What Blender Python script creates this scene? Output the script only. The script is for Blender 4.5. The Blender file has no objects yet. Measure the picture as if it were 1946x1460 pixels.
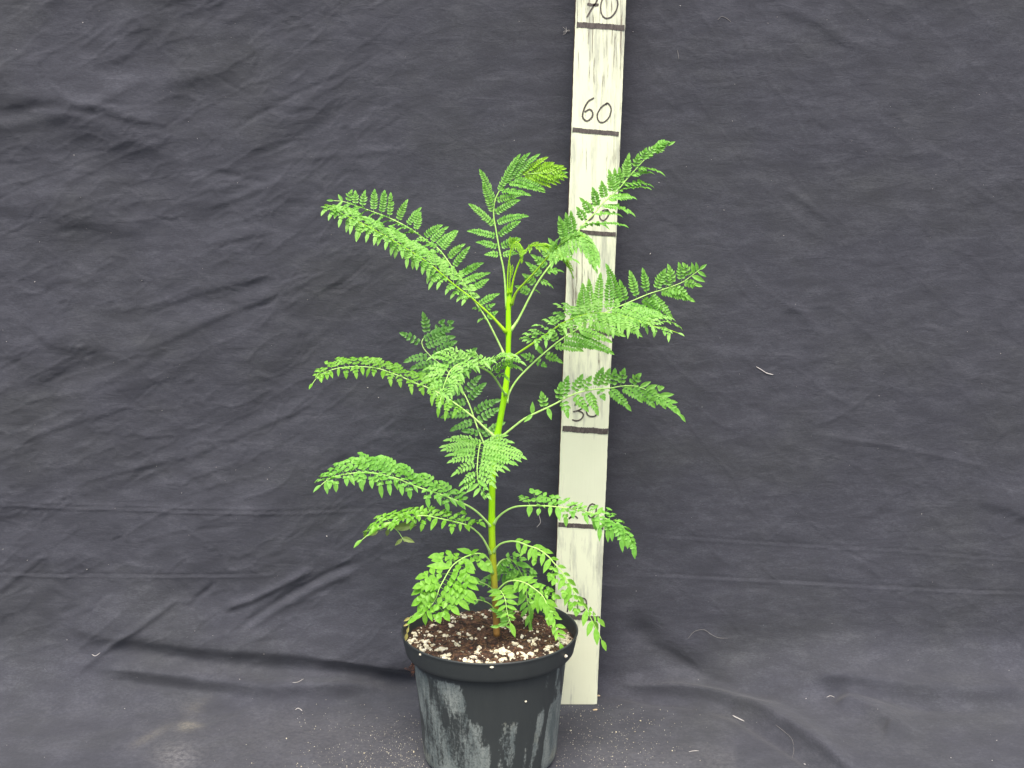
import bpy, math, random
import numpy as np
from mathutils import Vector, Matrix

random.seed(7)
rng = np.random.default_rng(11)
R_ = math.radians
SC = bpy.context.scene
COL = SC.collection

# ------------------------------------------------------------------ camera
CAM_H, CAM_L, PITCH, FPX = 0.5240, 1.1147, 0.156933, 2100.0
cam_d = bpy.data.cameras.new("camera")
cam = bpy.data.objects.new("camera", cam_d)
COL.objects.link(cam)
cam.location = (0, -CAM_L, CAM_H)
cam.rotation_euler = (math.pi / 2 - PITCH, 0, 0)
cam_d.sensor_width = 36.0
cam_d.lens = FPX / 1946.0 * 36.0
cam_d.clip_start = 0.01
cam_d.clip_end = 50
SC.camera = cam

# ------------------------------------------------------------------ sky, sun, exposure
world = bpy.data.worlds.new("World")
SC.world = world
world.use_nodes = True
wn = world.node_tree
bg = wn.nodes["Background"]
sky = wn.nodes.new("ShaderNodeTexSky")
sky.sky_type = 'NISHITA'
sky.sun_disc = False
SUN_EL, SUN_AZ = R_(58), R_(-18)          # azimuth off the camera's back
sky.sun_elevation = SUN_EL
sky.sun_rotation = R_(180) + SUN_AZ
sky.air_density = 1.0
sky.dust_density = 4.0
sky.ozone_density = 0.6
wn.links.new(sky.outputs[0], bg.inputs[0])
bg.inputs[1].default_value = 0.135
sd = bpy.data.lights.new("sun", 'SUN')
sd.energy = 2.0
sd.angle = R_(32)
sd.color = (1.0, 0.93, 0.80)
sun = bpy.data.objects.new("sun", sd)
COL.objects.link(sun)
sdir = Vector((math.sin(SUN_AZ) * math.cos(SUN_EL), -math.cos(SUN_AZ) * math.cos(SUN_EL), math.sin(SUN_EL)))
sun.rotation_euler = (-sdir).to_track_quat('-Z', 'Y').to_euler()
sun.location = sdir * 3
SC.view_settings.view_transform = 'Standard'
SC.view_settings.look = 'None'
SC.view_settings.exposure = 1.0
SC.view_settings.gamma = 1.0
SC.view_settings.use_curve_mapping = False

# ------------------------------------------------------------------ helpers
cP, sP = math.cos(PITCH), math.sin(PITCH)
def P(px, py, Y):
    """point of the place that stands at distance plane y=Y and is seen at a picture position"""
    u = (px - 973.0) / FPX
    v = (730.0 - py) / FPX
    dx, dy, dz = u, cP + v * sP, -sP + v * cP
    k = (Y + CAM_L) / dy
    return Vector((dx * k, Y, CAM_H + dz * k))

def project(x, y, z):
    ry, rz = y + CAM_L, z - CAM_H
    dep = ry * cP - rz * sP
    up = ry * sP + rz * cP
    return 973 + FPX * x / dep, 730 - FPX * up / dep

def scale_at(p):
    dep = (p.y + CAM_L) * cP - (p.z - CAM_H) * sP
    return dep / FPX            # metres per picture pixel

class MB:
    def __init__(s): s.v, s.f = [], []
    def add(s, vs, fs):
        o = len(s.v); s.v.extend([tuple(p) for p in vs]); s.f.extend([tuple(i + o for i in f) for f in fs])
    def build(s, name, mat, parent=None, smooth=False):
        me = bpy.data.meshes.new(name); me.from_pydata(s.v, [], s.f); me.update()
        if smooth: me.polygons.foreach_set('use_smooth', [True] * len(me.polygons))
        o = bpy.data.objects.new(name, me); COL.objects.link(o)
        if mat: me.materials.append(mat)
        if parent:
            o.parent = parent
            o.matrix_parent_inverse = Matrix.Translation(-world_loc(parent))
        return o

def world_loc(o):
    return Vector(o.get('_w', (0, 0, 0)))

def tag(o, label=None, cat=None, group=None, kind=None):
    if label: o['label'] = label
    if cat: o['category'] = cat
    if group: o['group'] = group
    if kind: o['kind'] = kind
    return o

def spline(pts, n):
    pts = [Vector(p) for p in pts]
    if len(pts) == 2:
        return [pts[0].lerp(pts[1], i / (n - 1)) for i in range(n)]
    q = [2 * pts[0] - pts[1]] + pts + [2 * pts[-1] - pts[-2]]
    m = len(pts) - 1
    out = []
    for i in range(n):
        t = i / (n - 1) * m
        k = min(int(t), m - 1); t -= k
        a, b, c, d = q[k:k + 4]
        out.append(0.5 * ((2 * b) + (c - a) * t + (2 * a - 5 * b + 4 * c - d) * t * t + (3 * b - a - 3 * c + d) * t ** 3))
    return out

def tube(mb, pts, radii, sides=6, cap=True):
    n = len(pts)
    T = [(pts[min(i + 1, n - 1)] - pts[max(i - 1, 0)]).normalized() for i in range(n)]
    u = T[0].orthogonal().normalized()
    vs, fs = [], []
    for i in range(n):
        u = (u - T[i] * u.dot(T[i]))
        u = u.normalized() if u.length > 1e-9 else T[i].orthogonal().normalized()
        w = T[i].cross(u)
        for k in range(sides):
            a = 2 * math.pi * k / sides
            vs.append(pts[i] + (u * math.cos(a) + w * math.sin(a)) * radii[i])
    for i in range(n - 1):
        for k in range(sides):
            a, b = i * sides + k, i * sides + (k + 1) % sides
            fs.append((a, b, b + sides, a + sides))
    if cap:
        fs.append(tuple(range(sides - 1, -1, -1)))
        fs.append(tuple((n - 1) * sides + k for k in range(sides)))
    mb.add(vs, fs)

# ------------------------------------------------------------------ materials
def mat_new(name):
    m = bpy.data.materials.new(name); m.use_nodes = True
    nt = m.node_tree; nt.nodes.clear()
    out = nt.nodes.new("ShaderNodeOutputMaterial")
    b = nt.nodes.new("ShaderNodeBsdfPrincipled")
    nt.links.new(b.outputs[0], out.inputs[0])
    return m, nt, b, out

def noise(nt, vec, scale, detail=4, rough=0.55, dist=0.0):
    n = nt.nodes.new("ShaderNodeTexNoise")
    n.inputs['Scale'].default_value = scale; n.inputs['Detail'].default_value = detail
    n.inputs['Roughness'].default_value = rough; n.inputs['Distortion'].default_value = dist
    if vec: nt.links.new(vec, n.inputs['Vector'])
    return n.outputs['Fac']

def mapping(nt, scale=(1, 1, 1), rot=(0, 0, 0), coord='Object'):
    tc = nt.nodes.new("ShaderNodeTexCoord"); mp = nt.nodes.new("ShaderNodeMapping")
    mp.inputs['Scale'].default_value = scale; mp.inputs['Rotation'].default_value = rot
    nt.links.new(tc.outputs[coord], mp.inputs['Vector'])
    return mp.outputs[0]

def ramp(nt, fac, stops):
    r = nt.nodes.new("ShaderNodeValToRGB")
    el = r.color_ramp.elements
    while len(el) < len(stops): el.new(0.5)
    for e, (p, c) in zip(el, stops):
        e.position = p; e.color = (c[0], c[1], c[2], 1) if hasattr(c, '__len__') else (c, c, c, 1)
    nt.links.new(fac, r.inputs[0])
    return r.outputs[0]

def mix(nt, fac, a, b, mode='MIX'):
    m = nt.nodes.new("ShaderNodeMix"); m.data_type = 'RGBA'; m.blend_type = mode
    for sock, val in ((m.inputs[0], fac), (m.inputs[6], a), (m.inputs[7], b)):
        if hasattr(val, 'is_output'): nt.links.new(val, sock)
        elif isinstance(val, (int, float)): sock.default_value = val
        else: sock.default_value = (val[0], val[1], val[2], 1)
    return m.outputs[2]

def mathn(nt, op, a, b=0.0, clamp=False):
    m = nt.nodes.new("ShaderNodeMath"); m.operation = op; m.use_clamp = clamp
    for sock, val in ((m.inputs[0], a), (m.inputs[1], b)):
        if hasattr(val, 'is_output'): nt.links.new(val, sock)
        else: sock.default_value = val
    return m.outputs[0]

def attr(nt, name):
    a = nt.nodes.new("ShaderNodeAttribute"); a.attribute_name = name
    return a.outputs['Fac']

def bump(nt, b, h, strength=0.3, dist=0.001):
    bp = nt.nodes.new("ShaderNodeBump")
    bp.inputs['Strength'].default_value = strength; bp.inputs['Distance'].default_value = dist
    nt.links.new(h, bp.inputs['Height']); nt.links.new(bp.outputs[0], b.inputs['Normal'])
    return bp

def leaf_material(name, c1, c2, trans=0.35, rough=0.5):
    m, nt, b, out = mat_new(name)
    oi = nt.nodes.new("ShaderNodeObjectInfo")
    v = mapping(nt, (1, 1, 1))
    f = ramp(nt, noise(nt, v, 260, 2), [(0.36, 0.0), (0.64, 1.0)])
    rnd = mathn(nt, 'MULTIPLY_ADD', oi.outputs['Random'], 0.5)
    nt.nodes[-1].inputs[2].default_value = 0.0
    k = mathn(nt, 'ADD', rnd, mathn(nt, 'MULTIPLY', f, 0.55), True)
    c = mix(nt, k, c1, c2)
    nt.links.new(c, b.inputs['Base Color'])
    b.inputs['Roughness'].default_value = rough
    b.inputs['Specular IOR Level'].default_value = 0.55
    tr = nt.nodes.new("ShaderNodeBsdfTranslucent")
    tc = mix(nt, 1.0, c, (1.05, 1.0, 0.45), 'MULTIPLY')
    nt.links.new(tc, tr.inputs[0])
    ms = nt.nodes.new("ShaderNodeMixShader"); ms.inputs[0].default_value = trans
    nt.links.new(b.outputs[0], ms.inputs[1]); nt.links.new(tr.outputs[0], ms.inputs[2])
    nt.links.new(ms.outputs[0], out.inputs[0])
    return m

M = {}
M['leaf'] = leaf_material('leaf_green', (0.135, 0.40, 0.045), (0.27, 0.59, 0.10))
M['leaf_pale'] = leaf_material('leaf_pale', (0.19, 0.47, 0.07), (0.34, 0.64, 0.15), 0.34)
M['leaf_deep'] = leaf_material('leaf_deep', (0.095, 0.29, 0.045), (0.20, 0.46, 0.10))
M['leaf_young'] = leaf_material('leaf_young', (0.18, 0.45, 0.010), (0.34, 0.62, 0.035))
M['leaf_bright'] = leaf_material('leaf_bright', (0.15, 0.42, 0.018), (0.29, 0.60, 0.085))
M['leaf_olive'] = leaf_material('leaf_olive', (0.20, 0.30, 0.07), (0.30, 0.40, 0.13))
M['leaf_dry'] = leaf_material('leaf_dry', (0.42, 0.42, 0.08), (0.50, 0.44, 0.16))
M['petiole'] = leaf_material('petiole_green', (0.40, 0.74, 0.14), (0.55, 0.80, 0.26), 0.1, 0.4)
M['petiole_lime'] = leaf_material('petiole_lime', (0.34, 0.70, 0.01), (0.46, 0.78, 0.03), 0.1, 0.4)
M['petiole_olive'] = leaf_material('petiole_olive', (0.26, 0.52, 0.015), (0.36, 0.62, 0.04), 0.1, 0.4)

m, nt, b, out = mat_new('stem_green')
v = mapping(nt)
sep = nt.nodes.new("ShaderNodeSeparateXYZ"); nt.links.new(v, sep.inputs[0])
zz = mathn(nt, 'ADD', sep.outputs[2], mathn(nt, 'MULTIPLY', mathn(nt, 'SUBTRACT', noise(nt, v, 90, 3), 0.5), 0.03))
c = ramp(nt, mathn(nt, 'MULTIPLY', zz, 5.0), [(0.0, (0.28, 0.14, 0.04)), (0.16, (0.30, 0.20, 0.04)), (0.36, (0.36, 0.42, 0.02)), (0.55, (0.38, 0.76, 0.002)), (1.0, (0.34, 0.76, 0.004))])
nt.links.new(c, b.inputs['Base Color']); b.inputs['Roughness'].default_value = 0.42
bump(nt, b, noise(nt, mapping(nt, (1, 1, .2)), 500, 3), 0.25, 0.0004)
M['stem'] = m

# cloth
m, nt, b, out = mat_new('black_cotton')
v = mapping(nt, (1, 1, 2.6))
mott = noise(nt, v, 26, 6, 0.65)
fine = noise(nt, mapping(nt, (1, 1, 3.0)), 330, 4, 0.7)
spk = noise(nt, mapping(nt, (1, 1, 1)), 1500, 2, 0.6)
k = mathn(nt, 'ADD', mathn(nt, 'MULTIPLY', mott, 0.55), mathn(nt, 'MULTIPLY', fine, 0.45))
c = ramp(nt, k, [(0.30, (0.0245, 0.0258, 0.0325)), (0.5, (0.0400, 0.0420, 0.0525)), (0.72, (0.080, 0.083, 0.100))])
warm = noise(nt, mapping(nt, (1, 1, 1.4)), 7, 5, 0.6)
c = mix(nt, ramp(nt, warm, [(0.45, 0.0), (0.7, 0.75)]), c, mix(nt, 1.0, c, (0.98, 1.0, 0.86), 'MULTIPLY'))
c = mix(nt, mathn(nt, 'MULTIPLY', spk, 0.35), c, (0.09, 0.093, 0.117))
dust = mathn(nt, 'MULTIPLY', attr(nt, 'dust'), ramp(nt, noise(nt, mapping(nt), 220, 5, 0.75), [(0.38, 0.1), (0.65, 1.0)]))
c = mix(nt, dust, c, (0.24, 0.235, 0.24))
ydust = mathn(nt, 'MULTIPLY', attr(nt, 'ydust'), ramp(nt, noise(nt, mapping(nt), 300, 4, 0.7), [(0.35, 0.2), (0.6, 1.0)]))
c = mix(nt, mathn(nt, 'MULTIPLY', ydust, 0.24), c, (0.40, 0.36, 0.25))
nt.links.new(c, b.inputs['Base Color'])
b.inputs['Roughness'].default_value = 0.9
b.inputs['Specular IOR Level'].default_value = 0.15
b.inputs['Sheen Weight'].default_value = 0.12
b.inputs['Sheen Roughness'].default_value = 0.5
h = mathn(nt, 'ADD', mathn(nt, 'MULTIPLY', fine, 0.8), mathn(nt, 'MULTIPLY', spk, 0.5))
b1 = bump(nt, b, h, 0.35, 0.0006)
b2 = nt.nodes.new("ShaderNodeBump"); b2.inputs['Strength'].default_value = 0.55; b2.inputs['Distance'].default_value = 0.0016
nt.links.new(noise(nt, mapping(nt, (0.55, 1, 1.5), (0, R_(-24), 0)), 60, 5, 0.6, 0.8), b2.inputs['Height'])
nt.links.new(b2.outputs[0], b1.inputs['Normal'])
M['cloth'] = m

# painted board
m, nt, b, out = mat_new('weathered_white_paint')
v = mapping(nt)
base = mix(nt, noise(nt, v, 14, 4), (0.66, 0.69, 0.50), (0.77, 0.805, 0.61))
wear = attr(nt, 'wear')
crk = noise(nt, mapping(nt, (1, 1, 0.04)), 420, 6, 0.7, 0.3)
crk_m = ramp(nt, mathn(nt, 'ADD', crk, mathn(nt, 'MULTIPLY', wear, 0.13)), [(0.655, 0.0), (0.70, 0.85)])
smg = noise(nt, mapping(nt, (1, 1, 0.12)), 90, 6, 0.7)
smg_m = ramp(nt, mathn(nt, 'ADD', smg, mathn(nt, 'MULTIPLY', wear, 0.10)), [(0.52, 0.0), (0.70, 0.75)])
c = mix(nt, smg_m, base, (0.30, 0.31, 0.27))
c = mix(nt, crk_m, c, (0.17, 0.14, 0.11))
rust = ramp(nt, noise(nt, mapping(nt, (1, 1, 0.16)), 46, 5, 0.65), [(0.69, 0.0), (0.73, 0.7)])
c = mix(nt, rust, c, (0.36, 0.23, 0.15))
nt.links.new(c, b.inputs['Base Color']); b.inputs['Roughness'].default_value = 0.6
inv = mathn(nt, 'SUBTRACT', 1.0, crk_m)
bump(nt, b, mathn(nt, 'ADD', inv, mathn(nt, 'MULTIPLY', crk, 0.5)), 0.5, 0.0006)
M['paint'] = m
m, nt, b, out = mat_new('raw_wood_edge')
f = noise(nt, mapping(nt, (1, 1, 0.08)), 200, 5)
nt.links.new(ramp(nt, f, [(0.3, (0.05, 0.022, 0.014)), (0.6, (0.13, 0.06, 0.035)), (0.8, (0.3, 0.24, 0.17))]), b.inputs['Base Color'])
b.inputs['Roughness'].default_value = 0.8
M['wood'] = m
m, nt, b, out = mat_new('black_marker')
f = noise(nt, mapping(nt, (1, 1, 0.4)), 500, 4, 0.7)
nt.links.new(ramp(nt, f, [(0.35, (0.045, 0.036, 0.034)), (0.62, (0.10, 0.085, 0.078)), (0.75, (0.3, 0.28, 0.24))]), b.inputs['Base Color'])
b.inputs['Roughness'].default_value = 0.7
M['marker'] = m

# pot plastic
m, nt, b, out = mat_new('black_pot_plastic')
tc = nt.nodes.new("ShaderNodeTexCoord")
uvm = nt.nodes.new("ShaderNodeMapping"); nt.links.new(tc.outputs['UV'], uvm.inputs['Vector'])
uvm.inputs['Rotation'].default_value = (0, 0, R_(-22)); uvm.inputs['Scale'].default_value = (1.0, 0.22, 1)
uvn = nt.nodes.new("ShaderNodeMapping"); nt.links.new(tc.outputs['UV'], uvn.inputs['Vector'])
uvn.inputs['Rotation'].default_value = (0, 0, R_(35)); uvn.inputs['Scale'].default_value = (1.0, 0.3, 1)
st1 = noise(nt, uvm.outputs[0], 130, 7, 0.8, 0.2)
st2 = noise(nt, uvn.outputs[0], 75, 6, 0.72, 0.2)
res, res2 = attr(nt, 'residue'), attr(nt, 'residue_right')
flk = mathn(nt, 'MULTIPLY', mathn(nt, 'SUBTRACT', noise(nt, tc.outputs['UV'], 330, 5, 0.8), 0.5), 0.55)
st1 = mathn(nt, 'ADD', st1, flk)
st2 = mathn(nt, 'ADD', st2, mathn(nt, 'MULTIPLY', flk, 0.8))
k1 = ramp(nt, mathn(nt, 'ADD', st1, mathn(nt, 'MULTIPLY', mathn(nt, 'SUBTRACT', res, 0.5), 0.75)), [(0.46, 0.0), (0.60, 1.0)])
k2 = ramp(nt, mathn(nt, 'ADD', st2, mathn(nt, 'MULTIPLY', mathn(nt, 'SUBTRACT', res2, 0.5), 0.62)), [(0.52, 0.0), (0.58, 1.0)])
kk = mathn(nt, 'MAXIMUM', mathn(nt, 'MULTIPLY', k1, 0.9), mathn(nt, 'MULTIPLY', k2, 0.8))
blot = noise(nt, uvm.outputs[0], 60, 6, 0.75)
rc = mix(nt, ramp(nt, blot, [(0.4, 0.0), (0.65, 1.0)]), (0.10, 0.125, 0.125), (0.27, 0.30, 0.28))
yel = ramp(nt, noise(nt, tc.outputs['UV'], 11, 4, 0.6), [(0.55, 0.0), (0.7, 0.8)])
rc = mix(nt, yel, rc, (0.32, 0.31, 0.22))
rc = mix(nt, ramp(nt, noise(nt, tc.outputs['UV'], 420, 4, 0.8), [(0.40, 0.5), (0.5, 0.0)]), rc, (0.04, 0.047, 0.047))
dk = mix(nt, blot, (0.024, 0.029, 0.030), (0.044, 0.050, 0.050))
nt.links.new(mix(nt, kk, dk, rc), b.inputs['Base Color'])
nt.links.new(mathn(nt, 'MULTIPLY_ADD', kk, 0.45), b.inputs['Roughness'])
nt.nodes[-1].inputs[2].default_value = 0.45
b.inputs['Specular IOR Level'].default_value = 0.4
bump(nt, b, noise(nt, tc.outputs['UV'], 240, 4, 0.7), 0.12, 0.0006)
M['pot'] = m

m, nt, b, out = mat_new('peat_soil')
f = noise(nt, mapping(nt), 210, 6, 0.7); g = noise(nt, mapping(nt), 40, 4, 0.6)
c = ramp(nt, f, [(0.36, (0.012, 0.007, 0.006)), (0.49, (0.060, 0.032, 0.021)), (0.62, (0.15, 0.078, 0.046)), (0.78, (0.22, 0.12, 0.06))])
c = mix(nt, ramp(nt, g, [(0.45, 0.0), (0.62, 0.7)]), c, mix(nt, 1.0, c, (0.4, 0.35, 0.35), 'MULTIPLY'))
nt.links.new(c, b.inputs['Base Color']); b.inputs['Roughness'].default_value = 0.85
bump(nt, b, f, 1.0, 0.003)
M['soil'] = m

def plain(name, c1, c2, scale=200, rough=0.8, rnd=False):
    m, nt, b, out = mat_new(name)
    f = noise(nt, mapping(nt), scale, 3, 0.6)
    nt.links.new(mix(nt, ramp(nt, f, [(0.35, 0.0), (0.65, 1.0)]), c1, c2), b.inputs['Base Color'])
    b.inputs['Roughness'].default_value = rough
    return m
M['perlite'] = plain('perlite_white', (0.50, 0.44, 0.29), (0.80, 0.76, 0.62), 260)
M['bark'] = plain('bark_bits', (0.02, 0.010, 0.007), (0.17, 0.065, 0.03), 70)
M['fibre'] = plain('pale_fibre', (0.40, 0.38, 0.36), (0.58, 0.56, 0.54), 60)
M['hair'] = plain('dull_hair', (0.16, 0.155, 0.15), (0.28, 0.27, 0.26), 60)
M['fibre_soil'] = plain('root_fibre', (0.16, 0.085, 0.04), (0.36, 0.22, 0.10), 60)
M['tan'] = plain('tan_chip', (0.50, 0.36, 0.20), (0.70, 0.58, 0.38), 300)

# ------------------------------------------------------------------ numpy noise
def vnoise(x, y, seed):
    r = np.random.default_rng(seed); N = 256
    g = r.uniform(-1, 1, (N, N))
    xi, yi = np.floor(x).astype(int), np.floor(y).astype(int)
    fx, fy = x - xi, y - yi
    fx = fx ** 3 * (fx * (fx * 6 - 15) + 10); fy = fy ** 3 * (fy * (fy * 6 - 15) + 10)
    a = g[xi % N, yi % N]; b_ = g[(xi + 1) % N, yi % N]; c_ = g[xi % N, (yi + 1) % N]; d_ = g[(xi + 1) % N, (yi + 1) % N]
    return (a * (1 - fx) + b_ * fx) * (1 - fy) + (c_ * (1 - fx) + d_ * fx) * fy

def fbm(x, y, seed, oct=3):
    s = 0; a = 1
    for i in range(oct):
        s = s + a * vnoise(x * 2 ** i, y * 2 ** i, seed + i); a *= 0.5
    return s

def rot2(x, y, deg):
    c_, s_ = math.cos(R_(deg)), math.sin(R_(deg))
    return x * c_ + y * s_, -x * s_ + y * c_

# ------------------------------------------------------------------ cloth backdrop
YW = 0.036
def cloth_profile(t, RC=0.020):
    """t: metres along the cloth from the foot of the wall; <0 floor, >0 wall"""
    arc = RC * math.pi / 2
    a = np.clip(t / arc, 0, 1) * math.pi / 2
    y = np.where(t < 0, YW - RC + t, YW - RC + RC * np.sin(a))
    z = np.where(t < 0, 0.0, RC - RC * np.cos(a)) + np.maximum(t - arc, 0)
    return y, z, -np.sin(a), np.cos(a)      # position, normal (y, z)

def smooth(t): t = np.clip(t, 0, 1); return t * t * (3 - 2 * t)

def fold(px, py, pts, w, kind='r', end=0.18):
    pts = np.array(pts, float)
    m = (px > pts[:, 0].min() - 4 * w) & (px < pts[:, 0].max() + 4 * w) & (py > pts[:, 1].min() - 4 * w) & (py < pts[:, 1].max() + 4 * w)
    out = np.zeros_like(px)
    if not m.any(): return out
    x, y = px[m], py[m]
    seg = np.hypot(*(pts[1:] - pts[:-1]).T); cum = np.concatenate([[0], np.cumsum(seg)]); tot = cum[-1]
    best = np.full(x.shape, 1e9); tt = np.zeros_like(x); sg = np.zeros_like(x)
    for i in range(len(pts) - 1):
        d = (pts[i + 1] - pts[i]) / seg[i]
        rx, ry = x - pts[i, 0], y - pts[i, 1]
        al = np.clip(rx * d[0] + ry * d[1], 0, seg[i])
        ex, ey = rx - al * d[0], ry - al * d[1]
        dd = np.hypot(ex, ey); k = dd < best
        best[k] = dd[k]; tt[k] = (cum[i] + al[k]) / tot
        sg[k] = np.sign(ex * (-d[1]) + ey * d[0])[k]
    tap = smooth(tt / end) * smooth((1 - tt) / end)
    if kind == 'r': r = np.exp(-(best / w) ** 2)
    elif kind == 's': r = np.tanh(best * sg / (0.22 * w)) * np.exp(-(best / w) ** 2)
    elif kind == 'a': r = np.exp(-(best / np.where(sg > 0, w * 0.55, w * 1.5)) ** 2)   # steep on the lower side
    out[m] = r * tap
    return out

FOLDS = [  # points in the sheet, height in mm, width, kind
    ([(-200, 60), (-40, 130), (50, 180), (140, 215), (225, 250), (350, 300)], 5.5, 62, 'a'),
    ([(-80, 205), (40, 198), (140, 202), (240, 222), (330, 240)], 1.6, 14, 'a'),
    ([(-60, 250), (40, 235), (120, 215), (200, 190), (300, 130)], 2.2, 16, 'r'),
    ([(40, 200), (130, 205), (230, 222)], -2.2, 9, 'r'),
    ([(-140, 560), (-10, 640), (60, 690), (130, 735)], 3.5, 44, 'a'),
    ([(-40, 380), (60, 395), (200, 420), (300, 450)], 3.5, 40, 'a'),
    ([(40, 600), (100, 650), (170, 660), (260, 690)], 2.0, 22, 'a'),
    ([(-60, 955), (120, 964), (350, 972), (560, 974), (760, 966)], 1.4, 3.5, 's'),
    ([(-60, 953), (100, 960), (350, 968), (600, 970)], 1.0, 5, 'r'),
    ([(-60, 1090), (100, 1093), (440, 1094), (560, 1088)], 0.9, 4, 's'),
    ([(-60, 1020), (60, 1010), (150, 1030), (330, 1060)], -3, 40, 'r'),
    ([(-10, 1125), (40, 1090), (100, 1045)], 1.6, 6, 'r'),
    ([(140, 1288), (200, 1240), (270, 1185), (335, 1140), (362, 1138)], 2.8, 6, 'r'),
    ([(150, 1300), (215, 1246), (285, 1192), (345, 1150)], -0.3, 7, 'r'),
    ([(150, 1235), (200, 1190), (265, 1135)], 0.8, 4, 'r'),
    ([(358, 1160), (372, 1140), (395, 1122), (412, 1100)], -1.8, 5, 'r'),
    ([(415, 1157), (480, 1138), (560, 1100), (600, 1080)], 3.6, 7, 'r'),
    ([(440, 1206), (490, 1168), (560, 1125), (640, 1085), (700, 1060)], -3.4, 7, 'r'),
    ([(450, 1198), (520, 1160), (620, 1105), (690, 1080)], 2.6, 9, 'r'),
    ([(432, 1200), (425, 1240), (424, 1300)], -0.8, 4, 'r'),
    ([(100, 1180), (230, 1205), (380, 1228), (520, 1238), (680, 1250), (900, 1272)], 16, 46, 'a'),
    ([(170, 1200), (380, 1255), (560, 1275), (760, 1292), (860, 1300)], -6, 22, 'r'),
    ([(160, 1262), (240, 1278), (330, 1292), (440, 1306), (520, 1322), (640, 1318), (760, 1308)], 13, 24, 'a'),
    ([(190, 1290), (300, 1304), (440, 1320), (540, 1334), (700, 1330)], -3, 10, 'r'),
    ([(560, 1335), (640, 1330), (700, 1310), (740, 1300)], 1.5, 10, 'r'),
    ([(1120, 1275), (1180, 1300), (1240, 1318), (1330, 1332), (1390, 1341), (1430, 1362), (1500, 1406), (1575, 1455), (1640, 1500)], 9, 20, 'a'),
    ([(1330, 1345), (1390, 1356), (1450, 1395), (1520, 1440), (1600, 1500)], -3.5, 9, 'r'),
    ([(1150, 1318), (1240, 1334), (1340, 1343)], -3.0, 8, 'r'),
    ([(1150, 1185), (1240, 1220), (1320, 1275), (1400, 1320), (1500, 1335)], -8, 30, 'r'),
    ([(1220, 1210), (1290, 1235), (1350, 1275), (1420, 1300)], 3, 20, 'a'),
    ([(1500, 1290), (1600, 1298), (1700, 1318), (1820, 1338), (1980, 1330)], 18, 40, 'a'),
    ([(1500, 1312), (1620, 1325), (1740, 1352), (1860, 1360), (1980, 1350)], -5, 18, 'r'),
    ([(1580, 1340), (1640, 1362), (1690, 1398), (1700, 1430)], 10, 24, 'a'),
    ([(1190, 1014), (1350, 1026), (1550, 1040), (1700, 1046), (1960, 1066), (2100, 1075)], 0.7, 3.5, 's'),
    ([(1140, 1090), (1300, 1096), (1600, 1112), (1800, 1122), (2050, 1132)], 0.8, 4.5, 's'),
    ([(1480, 10), (1560, 40), (1600, 72), (1650, 90)], 1.4, 12, 'r'),
    ([(1490, 355), (1530, 385), (1590, 430)], 1.0, 8, 'r'),
    ([(1490, 575), (1530, 600), (1560, 640)], 1.6, 12, 'r'),
    ([(1850, 950), (1920, 965), (2000, 1000)], 3.0, 22, 'a'),
    ([(1560, 810), (1620, 775), (1670, 735)], 0.7, 4, 'r'),
    ([(1510, 820), (1650, 840), (1800, 870), (1900, 895)], 0.7, 5, 'r'),
    ([(420, 265), (480, 225), (560, 180), (660, 140), (720, 100)], -0.9, 5, 'r'),
    ([(380, 400), (470, 370), (540, 340)], 1.0, 6, 'r'),
    ([(400, 325), (470, 340), (520, 350)], -0.8, 5, 'r'),
    ([(200, 690), (260, 670), (330, 640), (440, 590), (560, 545), (650, 500)], 1.6, 14, 'a'),
    ([(250, 600), (360, 560), (480, 530), (540, 510)], 1.6, 12, 'a'),
    ([(100, 960), (170, 910), (260, 890), (380, 860), (520, 800), (640, 745)], 1.4, 10, 'a'),
    ([(20, 850), (80, 825), (180, 790), (260, 765)], 1.0, 7, 'a'),
    ([(380, 470), (440, 455), (520, 440)], 1.2, 8, 'a'),
    ([(300, 160), (400, 135), (460, 95)], 1.6, 18, 'r'),
    ([(60, 760), (160, 745), (250, 700), (330, 650)], 1.4, 14, 'a'),
    ([(420, 330), (560, 300), (700, 290), (800, 280)], 0.6, 7, 'r'),
]

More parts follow.
